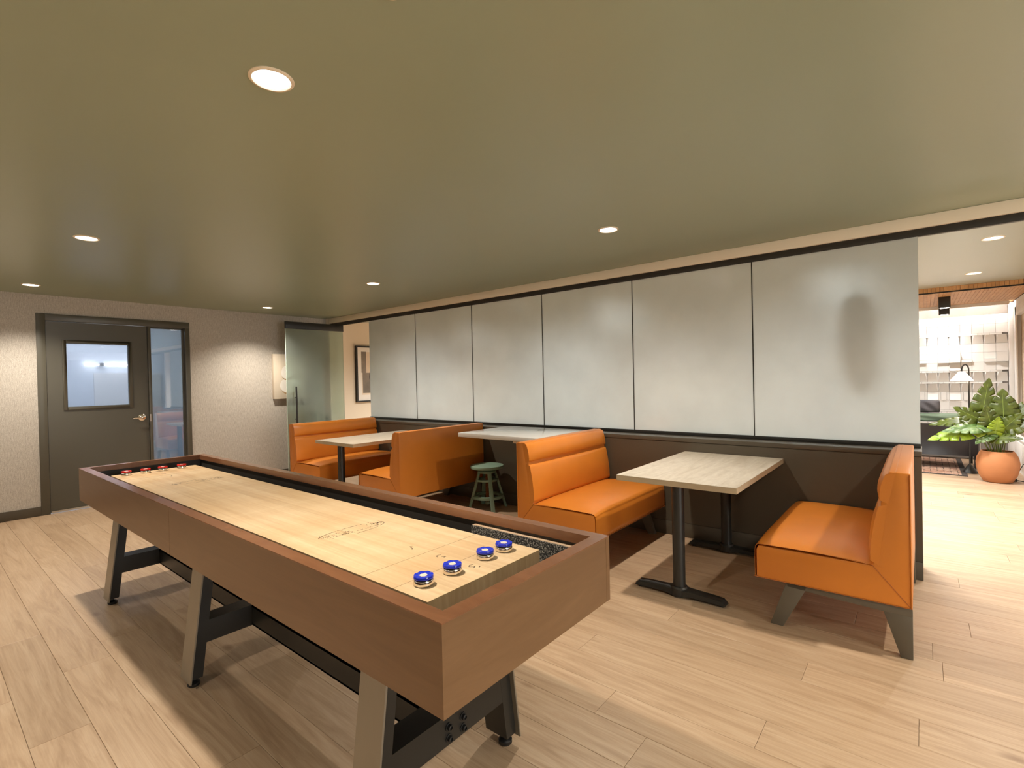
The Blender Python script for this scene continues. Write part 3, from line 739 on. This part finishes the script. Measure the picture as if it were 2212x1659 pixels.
# leg frames
lyb, lyt = 0.336, 0.256          # half span of the outer face at floor and at the cradle
for xf in (3.485, 4.895, 6.268):
    xa, xb = xf - 0.105 - CX, xf - CX
    cb = bx('crossbar', 'black_metal', sb, xb - 0.008, xb - 0.0005, -0.262, 0.262, 0.190, 0.290)
    bx('crossbar_flange', 'black_metal', cb, xa + 0.004, xb - 0.008, -0.262, 0.262, 0.282, 0.290)
    bx('crossbar_flange', 'black_metal', cb, xa + 0.004, xb - 0.008, -0.262, 0.262, 0.190, 0.198)
    for s in (-1, 1):
        def yo(z): return s * (lyb + (lyt - lyb) * z / TB)
        def slab(o0, o1, x0, x1, z0, z1):
            m = MB()
            m.prism([(yo(z0) - s * o0, z0), (yo(z0) - s * o1, z0), (yo(z1) - s * o1, z1), (yo(z1) - s * o0, z1)], x0, x1, 'x')
            return m
        lg = slab(0.0, 0.007, xa, xb + 0.020, 0.030, TB).build('leg', 'leg_lit', sb, bevel=0.001, bseg=1)
        slab(0.007, 0.058, xb - 0.007, xb, 0.040, TB).build('leg_web', 'black_metal', lg)
        slab(0.051, 0.058, xa, xb - 0.007, 0.040, TB).build('leg_flange', 'black_metal', lg)
        slab(0.007, 0.051, xa, xb - 0.007, 0.040, 0.046).build('leg_foot_plate', 'black_metal', lg)
        yy = yo(0.03) - s * 0.032
        MB().lathe([(0, 0), (0.022, 0.0), (0.026, 0.005), (0.026, 0.016), (0.018, 0.023), (0.008, 0.025), (0.007, 0.042), (0, 0.042)], 20, ((xa + xb) / 2 + 0.02, yy, 0)).build('levelling_foot', 'rubber_black', lg, smooth=True)
    for (yy, zz) in ((-0.017, 0.213), (-0.017, 0.250), (0.048, 0.213), (0.048, 0.250)):
        m = MB().lathe([(0, 0), (0.014, 0), (0.014, 0.003), (0.0095, 0.0035), (0.0095, 0.013), (0.006, 0.014), (0.006, 0.009), (0, 0.009)], 16)
        o = m.build('bolt', 'rubber_black', cb, smooth=True, sharp=30); o.rotation_euler = (0, PI / 2, 0); o.location = (xb - 0.0006, yy, zz)
for a, b in ((3.485, 4.79), (4.895, 6.163)):
    st = bx('stretcher', 'black_metal', sb, a - CX, b - CX, -0.05, -0.042, 0.192, 0.288)
    bx('stretcher_flange', 'black_metal', st, a - CX, b - CX, -0.05, 0.02, 0.280, 0.288)
    bx('stretcher_flange', 'black_metal', st, a - CX, b - CX, -0.05, 0.02, 0.192, 0.200)

# pucks
def make_puck(capmat, name):
    t = thing(name, 'x', 'puck')
    MB().lathe([(0, 0.0), (0.0255, 0.0), (0.0290, 0.0025), (0.0295, 0.006), (0.0290, 0.014), (0.0275, 0.0165), (0.022, 0.0175), (0, 0.0175)], 36).build('steel_base', 'chrome', t, smooth=True)
    MB().lathe([(0, 0.0175), (0.0235, 0.0175), (0.0235, 0.0195), (0, 0.0195)], 30).build('neck', 'puck_core', t, smooth=True, sharp=30)
    m = MB()
    N = 48
    prof = [(0.008, 0.0195), (0.0265, 0.0195), (0.0296, 0.0205), (0.0300, 0.0250), (0.0280, 0.0292), (0.0195, 0.0294), (0.0125, 0.0280), (0.0110, 0.0262), (0.008, 0.0262)]
    for r, z in prof:
        for j in range(N):
            t_ = 2 * PI * j / N
            sc = 0.5 + 0.5 * math.cos(8 * t_)
            rr = r - (0.0012 * sc if 0.028 < r else 0); zz = z - (0.0016 * sc if 0.015 < r < 0.0285 and z > 0.027 else 0)
            m.v.append((rr * math.cos(t_), rr * math.sin(t_), zz))
    for i in range(len(prof) - 1):
        for j in range(N): m.f.append((i * N + j, i * N + (j + 1) % N, (i + 1) * N + (j + 1) % N, (i + 1) * N + j))
    m.f.append(tuple(range(N))[::-1]); m.f.append(tuple((len(prof) - 1) * N + j for j in range(N)))
    m.build('cap', capmat, t, smooth=True, sharp=50)
    MB().lathe([(0, 0.0262), (0.0112, 0.0262), (0.0112, 0.0276), (0, 0.0280)], 20).build('medallion', 'medallion_ivory', t, smooth=True)
    return t
pb = make_puck('puck_blue', 'blue_puck'); pr_ = make_puck('puck_red', 'red_puck')
BL = ['blue puck nearest the front corner of the playing board', 'second blue puck from the front corner of the board', 'third blue puck from the front corner of the board', 'blue puck closest to the carpeted gutter rail']
RL = ['red puck at the left corner of the far board end', 'second red puck from the left on the far board end', 'third red puck from the left on the far board end', 'red puck closest to the far black corner of the table']
for k, y in enumerate((-3.262, -3.150, -2.998, -2.906)):
    o = pb if k == 0 else copy_tree(pb)
    o.location = (6.352 + 0.003 * (k % 2), y, BZ + 0.0003); o.rotation_euler = (0, 0, 0.7 * k); o['label'] = BL[k]; o['group'] = 'blue pucks'
for k, y in enumerate((-3.265, -3.158, -3.055, -2.940)):
    o = pr_ if k == 0 else copy_tree(pr_)
    o.location = (3.325 + 0.004 * (k % 2), y, BZ + 0.0003); o.rotation_euler = (0, 0, 0.9 * k); o['label'] = RL[k]; o['group'] = 'red pucks'

# ------------------------------------------------------------------ pictures
pc = thing('stone_canvas', 'cream canvas of two stacked pale stones, half behind the glass door', 'canvas', (0.0, -0.435, 1.50))
bx('canvas', 'canvas_cream', pc, 0.001, 0.055, -0.285, 0.285, -0.335, 0.335, 0.002)
def blob(name, mat, cy, cz, ry, rz, x0, x1, k=0.0, parent=pc):
    pts = []
    for j in range(40):
        t = 2 * PI * j / 40
        rr = 1 + k * math.cos(3 * t + 0.7)
        pts.append((cy + ry * rr * math.cos(t), cz + rz * rr * math.sin(t)))
    return MB().prism(pts, x0, x1, 'x').build(name, mat, parent)
blob('painted_stone_shadow', 'pebble_shade', -0.032, -0.168, 0.150, 0.118, 0.0551, 0.0556)
blob('painted_stone', 'pebble_ivory', -0.038, -0.135, 0.160, 0.118, 0.0557, 0.0563, 0.02)
blob('painted_stone_shadow', 'pebble_shade', -0.088, 0.040, 0.080, 0.098, 0.0557, 0.0564, 0.05)
blob('painted_stone', 'pebble_ivory', -0.092, 0.058, 0.082, 0.096, 0.0565, 0.0572, 0.05)
pf = thing('framed_print', 'black framed photo print hanging beyond the glass door', 'picture', (0.0, 1.05, 1.53))
fr = MB()
for q in ((-0.36, -0.335, -0.482, 0.482), (0.335, 0.36, -0.482, 0.482), (-0.335, 0.335, -0.482, -0.457), (-0.335, 0.335, 0.457, 0.482)):
    fr.box(0.001, 0.05, *q)
fr.build('frame', 'black_metal', pf)
bx('mat_board', 'mat_board', pf, 0.001, 0.032, -0.335, 0.335, -0.457, 0.457)
bx('print_field', 'print_pale', pf, 0.032, 0.0323, -0.25, 0.25, -0.36, 0.38)
bx('print_strip', 'print_grey', pf, 0.0323, 0.0326, -0.255, -0.16, 0.02, 0.385)
bx('print_lower', 'print_grey', pf, 0.0323, 0.0326, -0.235, 0.25, -0.33, 0.02)
blob('print_shape', 'print_dark', 0.0, -0.02, 0.11, 0.12, 0.0327, 0.0331, 0.1, pf)

# ------------------------------------------------------------------ lounge beyond the opening
# cedar fascia and slatted ceiling, one slat each
cf = struct(bx('trim_3', 'track_metal', None, 6.0, 9.4, 4.128, 4.15, 2.352, H), 'backing of the cedar fascia')
cs_ = struct(bx('ceiling_cedar', 'track_metal', None, 6.0, 9.4, 4.15, YL, 2.380, H), 'cedar slatted ceiling over the lounge')
sp = 0.0392
fm = MB().box(-sp / 2 + 0.0012, sp / 2 - 0.0012, -0.006, 0.006, -0.028, 0.028).build('fascia_slat', 'cedar_slat', cf); fm = fm.data
sm = MB().box(-sp / 2 + 0.0012, sp / 2 - 0.0012, -1.07, 1.07, -0.006, 0.006)
first = C.objects['fascia_slat']
x = 7.05; k = 0; smesh = None
while x < 8.52:
    o = first if k == 0 else link('fascia_slat', fm, None, cf)
    o.location = (x, 4.122, 2.396)
    if smesh is None: o2 = sm.build('ceiling_slat', 'cedar_slat', cs_); smesh = o2.data
    else: o2 = link('ceiling_slat', smesh, None, cs_)
    o2.location = (x, 4.15 + 1.075, 2.374)
    x += sp; k += 1
bx('shadow_gap', 'seam_dark', cf, 6.0, 9.4, 4.122, 4.15, 2.352, 2.366)

# dimensional tile wall
tw = struct(bx('wall_tile', 'tile_grout', None, 6.6, 8.47, YL - 0.03, YL - 0.001, 0.0, 2.368), 'white dimensional tile wall behind the floor lamp')
YT = YL - 0.03
TWD = 0.1335
def tile_flat(w, h, d=0.012):
    return MB().box(-w / 2 + 0.0015, w / 2 - 0.0015, -d, 0, -h / 2 + 0.0015, h / 2 - 0.0015)
def tile_wedge(w, h, d=0.05):
    m = MB(); a = w / 2 - 0.002; b = a * 0.68; z = h / 2 - 0.0015
    m.v = [(-a, 0, -z), (a, 0, -z), (a, 0, z), (-a, 0, z), (-a, -0.01, -z), (a, -0.01, -z), (b, -d, z), (-b, -d, z)]
    m.f = [(0, 1, 2, 3), (4, 5, 6, 7), (0, 1, 5, 4), (1, 2, 6, 5), (2, 3, 7, 6), (3, 0, 4, 7)]
    return m
def tile_slope(w, h, d=0.035):
    m = MB(); a = w / 2 - 0.0015; z = h / 2 - 0.0015
    m.prism([(0, -z), (0, z), (-0.006, z), (-0.010, z * 0.5), (-0.018, 0), (-d, -z)], -a, a, 'x'); return m
def tile_cube(w, h, d=0.06): return tile_flat(w, h, d)
TM = {}
def put_tile(kind, fn, w, h, x, z):
    key = (kind, round(w, 4), round(h, 4))
    if key not in TM: o = fn(w, h).build('tile', 'tile_white', tw); TM[key] = o.data
    else: o = link('tile', TM[key], 'tile_white', tw)
    o.location = (x, YT, z)
rows = [('slope', 0.112), ('strip', 0.028), ('flat', 0.124), ('strip', 0.028), ('slope', 0.126), ('strip', 0.030), ('flat', 0.124), ('strip', 0.030), ('slope', 0.128), ('wedge', 0.135), ('stripw', 0.024), ('wedge', 0.148), ('stripw', 0.026), ('mixed', 0.125), ('cubes', 0.150), ('flat', 0.13), ('wedge', 0.13), ('stripw', 0.028), ('flat', 0.14), ('flat', 0.14)]
z = 0.30
for kind, h in rows:
    x = 7.204 - (TWD / 2 if kind.startswith('strip') else 0); i = 0
    while x < 8.45:
        if x + TWD / 2 < 8.485:
            zc = z + h / 2
            if kind == 'flat': put_tile('flat', tile_flat, TWD, h, x, zc)
            elif kind.startswith('strip'): put_tile(kind, tile_flat if kind == 'strip' else (lambda w, h: tile_flat(w, h, 0.028)), TWD, h, x, zc)
            elif kind == 'slope':
                if i % 2: put_tile('slope', tile_slope, TWD, h, x, zc)
                else:
                    put_tile('half', tile_flat, TWD * 0.24, h, x - TWD * 0.38, zc); put_tile('halfm', lambda w, h: tile_flat(w, h, 0.02), TWD * 0.52, h, x, zc); put_tile('half', tile_flat, TWD * 0.24, h, x + TWD * 0.38, zc)
            elif kind == 'wedge': put_tile('wedge', tile_wedge, TWD, h, x, zc)
            elif kind == 'mixed':
                if i % 4 == 1: put_tile('slope', tile_slope, TWD, h, x, zc)
                else: put_tile('flat', tile_flat, TWD, h, x, zc)
            elif kind == 'cubes':
                if i % 4 == 1: put_tile('cube', tile_cube, TWD, h, x, zc)
                elif i % 4 == 3: put_tile('flat', tile_flat, TWD, h, x, zc)
                else:
                    put_tile('ledge', lambda w, h: tile_flat(w, h, 0.035), TWD, h * 0.32, x, zc - h * 0.34)
                    put_tile('flat', tile_flat, TWD, h * 0.68, x, zc + h * 0.16)
        x += TWD; i += 1
    z += h
struct(bx('trim_6', 'white_paint', None, 8.475, 8.529, 6.20, 6.268, 0.0, 2.36, 0.003), 'white post at the right edge of the tile wall')
# cove light washing the tiles
cv = thing('cove_light', 'glowing strip light along the top of the tile wall', 'strip light', (7.75, 6.05, 2.352))
bx('strip_housing', 'white_paint', cv, -0.72, 0.72, -0.03, -0.008, -0.03, 0.016)
bx('strip', 'strip_glow', cv, -0.72, 0.72, -0.0075, 0.004, -0.012, 0.010)
# right lounge wall with cased beige recess and low white ledge
wr = struct(MB().box(8.53, 8.62, 0.4, 3.2, 0, H).box(8.53, 8.62, 5.92, YL, 0, 2.368).box(8.53, 8.62, 3.2, 5.92, 2.14, 2.368).build('wall_right_lounge', 'white_paint'))
struct(bx('wall_right_recess', 'beige_panel', None, 8.575, 8.66, 3.2, 5.92, 0.0, 2.14))
cs = MB().box(8.515, 8.53, 5.86, 5.96, 0.46, 2.26).box(8.515, 8.53, 3.2, 5.96, 2.14, 2.26)
struct(cs.build('trim_4', 'white_paint', bevel=0.002), 'white casing around the beige recess')
lg_ = struct(bx('trim_5', 'white_paint', None, 8.462, 8.53, 3.4, 6.26, 0.0, 0.43), 'low white panelled ledge along the right lounge wall')
bx('ledge_top', 'white_paint', lg_, 8.450, 8.53, 3.4, 6.26, 0.43, 0.452, 0.003)
for y in (3.45, 4.15, 4.85, 5.55): bx('ledge_panel', 'white_paint', lg_, 8.452, 8.462, y, y + 0.67, 0.07, 0.40, 0.002)

# ceiling cube lights
cl = thing('ceiling_cube_light', 'black cube ceiling light nearer the cedar fascia', 'ceiling light', (7.72, 4.80, 2.368), 0, 'black cube lights on the cedar ceiling')
cube = MB().box(-0.062, 0.062, -0.062, 0.062, -0.145, 0.0).build('housing', 'black_metal', cl, bevel=0.003)
bx('lens', 'lens_glow', cl, -0.045, 0.045, -0.045, 0.045, -0.148, -0.1445)
ld = bpy.data.lights.new('cube_lamp', 'SPOT'); ld.energy = 70; ld.color = (1, 0.97, 0.93); ld.spot_size = math.radians(130); ld.spot_blend = 0.8; ld.shadow_soft_size = 0.04
lo = bpy.data.objects.new('cube_lamp', ld); C.objects.link(lo); lo.parent = cl; lo.location = (0, 0, -0.16)
c2 = copy_tree(cl); c2.location = (7.745, 5.93, 2.368); c2['label'] = 'black cube ceiling light closer to the tile wall'

# floor lamp
lp = thing('floor_lamp', 'black arched floor lamp with glowing cone shade', 'floor lamp', (7.955, 4.80, 0))
MB().lathe([(0, 0), (0.085, 0), (0.085, 0.006), (0.025, 0.10), (0.011, 0.115), (0, 0.115)], 28).build('base', 'black_metal', lp, smooth=True, sharp=50)
path = [(0, 0, 0.1), (0, 0, 1.375)] + [(-0.035 + 0.035 * math.cos(t), 0, 1.375 + 0.07 * math.sin(t)) for t in [PI * k / 10 for k in range(1, 10)]] + [(-0.07, 0, 1.37), (-0.07, 0, 1.345)]
MB().tube(path, 0.0085, 10).build('pole', 'black_metal', lp, smooth=True)
MB().lathe([(0.026, 1.348), (0.118, 1.232), (0.120, 1.232), (0.030, 1.352), (0.0, 1.352), (0, 1.348), (0.026, 1.348)], 36, (-0.07, 0, 0)).build('shade', 'shade_glow', lp, smooth=True, sharp=50)
ld = bpy.data.lights.new('floor_lamp_bulb', 'POINT'); ld.energy = 7; ld.color = (1, 0.82, 0.62); ld.shadow_soft_size = 0.03
lo = bpy.data.objects.new('floor_lamp_bulb', ld); C.objects.link(lo); lo.parent = lp; lo.location = (-0.07, 0, 1.24)

# sofa with cushions
sf = thing('lounge_sofa', 'black leather lounge sofa seen from behind, on thin legs', 'sofa', (7.30, 5.05, 0.0105))
def hide(u, w):
    x = -0.75 + 1.50 * u; z = 0.19 + 0.43 * w
    y = -0.10 + 0.030 * math.sin(PI * w) * math.sin(3.2 * PI * u + 1.0) - 0.02 * math.sin(PI * u) + 0.012 * math.sin(9 * u + 5 * w)
    return (x, y, z)
MB().grid(hide, 40, 16).build('back_sling', 'sofa_black', sf, smooth=True)
bx('back_core', 'sofa_black', sf, -0.74, 0.74, -0.06, 0.03, 0.195, 0.615, 0.02, 3)
bx('seat_deck', 'sofa_black', sf, -0.74, 0.74, 0.03, 0.62, 0.205, 0.34, 0.02, 3)
MB().tube([(-0.76, -0.03, 0.618), (0.74, -0.03, 0.618)], 0.012, 10).build('top_rail', 'chrome', sf, smooth=True)
for x in (-0.72, 0.72):
    for y in (-0.04, 0.58): MB().tube([(x, y, 0.0), (x, y, 0.21)], 0.012, 10).build('leg', 'black_metal', sf, smooth=True)
MB().tube([(0.765, -0.10, 0.17), (0.765, -0.10, 0.60)], 0.006, 8).build('side_rod', 'chrome', sf, smooth=True)
def pillow(name, label, mat, loc, size, rz=0, tilt=0, puff=0.5, wr=0.012, group=None):
    sx_, sy_, sz_ = size; m = MB(); N = 18
    def side(sg):
        def fn(u, w):
            a, b = 2 * u - 1, 2 * w - 1
            t = max(0, (1 - a ** 4) * (1 - b ** 4)) ** puff
            pin = 1 - 0.06 * (a * a * (1 - b * b) + b * b * (1 - a * a)) * -1
            return (a * sx_ / 2 * (1 - 0.05 * b * b), sg * sy_ / 2 * t + wr * math.sin(7 * a + 4 * b) * t, b * sz_ / 2 * (1 - 0.05 * a * a))
        return fn
    m.grid(side(-1), N, N); m.grid(side(1), N, N)
    o = m.build(name, mat, None, smooth=True, sharp=80)
    o.location = loc; o.rotation_euler = (tilt, 0, rz)
    return tag(o, label, 'cushion', group)
pillow('seat_cushion', 'green seat cushion lying along the top of the black sofa', 'cushion_green', (7.33, 5.16, 0.705), (1.25, 0.26, 0.125), 0, PI / 2 * 0.0, 0.4, 0.01)
pillow('throw_pillow', 'folded charcoal pillow standing on the green cushion', 'pillow_charcoal', (7.50, 5.17, 0.860), (0.34, 0.14, 0.18), 0.0, 0.0, 0.35, 0.012)
# rug
rg_ = thing('rug', 'rust and brown patterned rug with dark border in the lounge', 'rug', (7.20, 5.30, 0))
bx('rug_field', 'rug_weave', rg_, -1.2, 0.66, -0.80, 0.75, 0.0003, 0.009)
rb = MB()
for q in ((-1.25, 0.72, -0.84, -0.80), (-1.25, 0.72, 0.75, 0.79), (-1.25, -1.2, -0.80, 0.75), (0.66, 0.72, -0.80, 0.75)): rb.box(*q, 0.0003, 0.010)
rb.build('rug_border', 'rug_border', rg_)

# potted monstera
pt = thing('potted_monstera', 'large monstera plant in a round terracotta pot', 'plant', (8.175, 4.25, 0))
MB().lathe([(0, 0.0), (0.115, 0.0), (0.135, 0.01), (0.175, 0.09), (0.195, 0.18), (0.198, 0.235), (0.188, 0.30), (0.165, 0.355), (0.148, 0.378), (0.138, 0.378), (0.150, 0.35), (0.172, 0.29), (0.0, 0.27)], 48).build('pot', 'terracotta', pt, smooth=True, sharp=50)
MB().lathe([(0, 0.33), (0.155, 0.33), (0.155, 0.30), (0, 0.30)], 32).build('soil', 'potting_soil', pt)
def leaf_mesh(L, W, droop, cup, lobes=5, seed=0):
    """heart shaped blade along +x with slits cut between the lobes; z is up from the blade"""
    rr = random.Random(seed); m = MB()
    def wid(t): return W * (math.sin(PI * min(1, (t + 0.13) / 1.13) ** 0.72) ** 0.8) * (1 - 0.25 * t)
    def pt3(t, v):       # t along the midrib, v -1..1 across
        w = wid(max(0, t)) * v
        sw = 0.22 * abs(v) * L * (0.9 - t)      # lobes sweep
        x = L * t + (-0.20 * L * abs(v) * (1 - t) if t < 0.25 else 0) + 0.16 * L * abs(v) ** 1.5 * t
        z = -droop * L * t * t + cup * abs(w) - 0.5 * abs(w) * abs(w) / max(W, 1e-3) * 0.5
        return (x, w, z)
    ts = [k / lobes for k in range(lobes + 1)]
    for sgn in (-1, 1):
        for k in range(lobes):
            t0, t1 = ts[k], ts[k + 1]; gap = (t1 - t0) * 0.055
            inner = rr.uniform(0.35, 0.6); full = 1.0 if k not in (0,) else 0.96
            nv, nt_ = 6, 3
            n0 = len(m.v)
            for i in range(nv + 1):
                v = full * i / nv
                g = 0 if v < inner or k == 0 and False else gap * min(1, (v - inner) / 0.25) * (0.9 + 0.5 * v)
                a = t0 + (g if k else 0); b = t1 - (g if k < lobes - 1 else 0)
                for j in range(nt_ + 1):
                    tt = a + (b - a) * j / nt_
                    vv = v * (1 - 0.05 * (2 * j / nt_ - 1) ** 2 * v) * sgn
                    m.v.append(pt3(tt, vv))
            for i in range(nv):
                for j in range(nt_):
                    q = n0 + i * (nt_ + 1) + j
                    m.f.append((q, q + nt_ + 1, q + nt_ + 2, q + 1))
    return m, pt3
def add_leaf(base, tip, nrm, W, mat, root, droop=0.18, cup=0.10, lobes=5, seed=0):
    B, T, N = Vector(base), Vector(tip), Vector(nrm)
    L = (T - B).length; xa = (T - B).normalized(); za = (N - xa * N.dot(xa)).normalized(); ya = za.cross(xa)
    Rm = Matrix(((xa.x, ya.x, za.x, B.x), (xa.y, ya.y, za.y, B.y), (xa.z, ya.z, za.z, B.z), (0, 0, 0, 1)))
    m, p3 = leaf_mesh(L, W, droop, cup, lobes, seed)
    o = m.build('leaf', mat, pt, smooth=True, sharp=80); o.matrix_local = Rm
    md = o.modifiers.new('thickness', 'SOLIDIFY'); md.thickness = 0.0012
    vn = MB().tube([tuple(Vector(p3(t, 0)) + Vector((0, 0, 0.001))) for t in (0, 0.25, 0.5, 0.75, 0.97)], [0.003, 0.0025, 0.002, 0.0015, 0.0008], 6).build('midrib', 'leaf_vein', o, smooth=True)
    R0 = Vector(root); mid = R0.lerp(B, 0.55) + Vector((0, 0, 0.10 * (B - R0).length + 0.02))
    pts = [((1 - t) ** 2) * R0 + 2 * t * (1 - t) * mid + t * t * B for t in [k / 8 for k in range(9)]]
    MB().tube([tuple(p) for p in pts], [0.0065 - 0.003 * k / 8 for k in range(9)], 8).build('stem', 'stem_green', pt, smooth=True)
LV = [ # base, tip, normal, half width, material, root
 ((-0.14, -0.02, 0.78), (-0.07, 0.02, 1.21), (0.15, -1, 0.25), 0.135, 'leaf_dark', (-0.02, 0.0, 0.33), 0.03, 0.05),
 ((0.055, -0.04, 0.74), (0.05, -0.02, 1.09), (-0.1, -1, 0.35), 0.165, 'leaf_dark', (0.02, 0.0, 0.33), 0.05, 0.05),
 ((-0.13, -0.05, 0.74), (-0.36, -0.10, 0.90), (0.1, -0.85, 0.65), 0.13, 'leaf_dark', (-0.05, 0.0, 0.33), 0.10, 0.10),
 ((-0.20, -0.12, 0.64), (-0.60, -0.22, 0.54), (-0.05, -0.75, 0.70), 0.13, 'leaf_bright', (-0.06, -0.03, 0.33), 0.12, 0.10),
 ((-0.13, -0.14, 0.68), (-0.47, -0.24, 0.66), (0.0, -0.60, 0.82), 0.115, 'leaf_pale', (-0.05, -0.05, 0.33), 0.20, 0.12),
 ((-0.26, 0.03, 0.74), (-0.60, 0.04, 0.71), (0.0, -0.55, 0.85), 0.115, 'leaf_dark', (-0.06, 0.02, 0.33), 0.16, 0.10),
 ((0.10, -0.02, 0.72), (0.27, -0.02, 0.99), (-0.3, -0.9, 0.4), 0.115, 'leaf_dark', (0.03, 0.0, 0.33), 0.08, 0.06),
 ((0.09, -0.10, 0.66), (0.28, -0.12, 0.79), (0.0, -0.8, 0.65), 0.115, 'leaf_dark', (0.05, -0.02, 0.33), 0.15, 0.08),
 ((-0.05, -0.10, 0.64), (-0.10, -0.16, 0.90), (0.1, -1, 0.4), 0.13, 'leaf_dark', (0.0, -0.03, 0.33), 0.08, 0.08),
 ((-0.04, -0.12, 0.54), (0.15, -0.24, 0.58), (0.1, -0.8, 0.65), 0.09, 'leaf_dark', (0.01, -0.06, 0.33), 0.20, 0.10),
 ((-0.06, -0.12, 0.60), (-0.19, -0.24, 0.52), (-0.2, -0.8, 0.6), 0.085, 'leaf_pale', (-0.02, -0.06, 0.33), 0.25, 0.10),
 ((-0.03, -0.14, 0.60), (0.0, -0.19, 0.78), (0.2, -1, 0.1), 0.09, 'leaf_bright', (0.02, -0.03, 0.33), 0.10, 0.08),
 ((0.05, 0.10, 0.70), (0.16, 0.22, 0.98), (0.0, -0.9, 0.5), 0.13, 'leaf_dark', (0.03, 0.05, 0.33), 0.10, 0.08),
 ((0.02, -0.08, 0.62), (0.17, -0.14, 0.82), (-0.1, -1, 0.3), 0.12, 'leaf_dark', (0.03, -0.02, 0.33), 0.10, 0.08),
 ((-0.20, 0.06, 0.70), (-0.33, 0.12, 0.86), (0.1, -0.9, 0.4), 0.11, 'leaf_dark', (-0.03, 0.05, 0.33), 0.10, 0.08),
]
for k, (b, t, n, w, mt, r, dr, cu) in enumerate(LV): add_leaf(b, t, n, w, mt, r, dr, cu, 5, k)
# cable and plug by the pot
cb_ = thing('power_cable', 'black power cable looping on the floor right of the pot', 'cable', (8.36, 4.33, 0))
MB().tube([(-0.02, 0.05, 0.018), (0.03, 0.02, 0.012), (0.09, 0.0, 0.006), (0.125, -0.05, 0.006)], 0.0055, 8).build('cord', 'rubber_black', cb_, smooth=True)
bx('plug', 'rubber_black', cb_, -0.05, -0.005, 0.03, 0.07, 0.0005, 0.034, 0.006)
MB().tube([(0.02, 0.15, 0.10), (0.06, 0.14, 0.20), (0.11, 0.15, 0.22), (0.125, 0.15, 0.21)], 0.004, 8).build('cord', 'rubber_black', cb_, smooth=True)

# stand-in for an unidentified dark form behind the last frosted panel
dsh = MB().lathe([(0, 1.46), (0.05, 1.47), (0.09, 1.56), (0.105, 1.72), (0.10, 1.88), (0.07, 1.98), (0.02, 2.01), (0.006, 2.04), (0.006, H), (0, H)], 28).build('dark_form', 'dark_shape', None, smooth=True)
dsh.location = (7.085, 0.44, 0.0)
tag(dsh, 'dark blurred unidentified shape behind the last frosted panel', 'unidentified form')
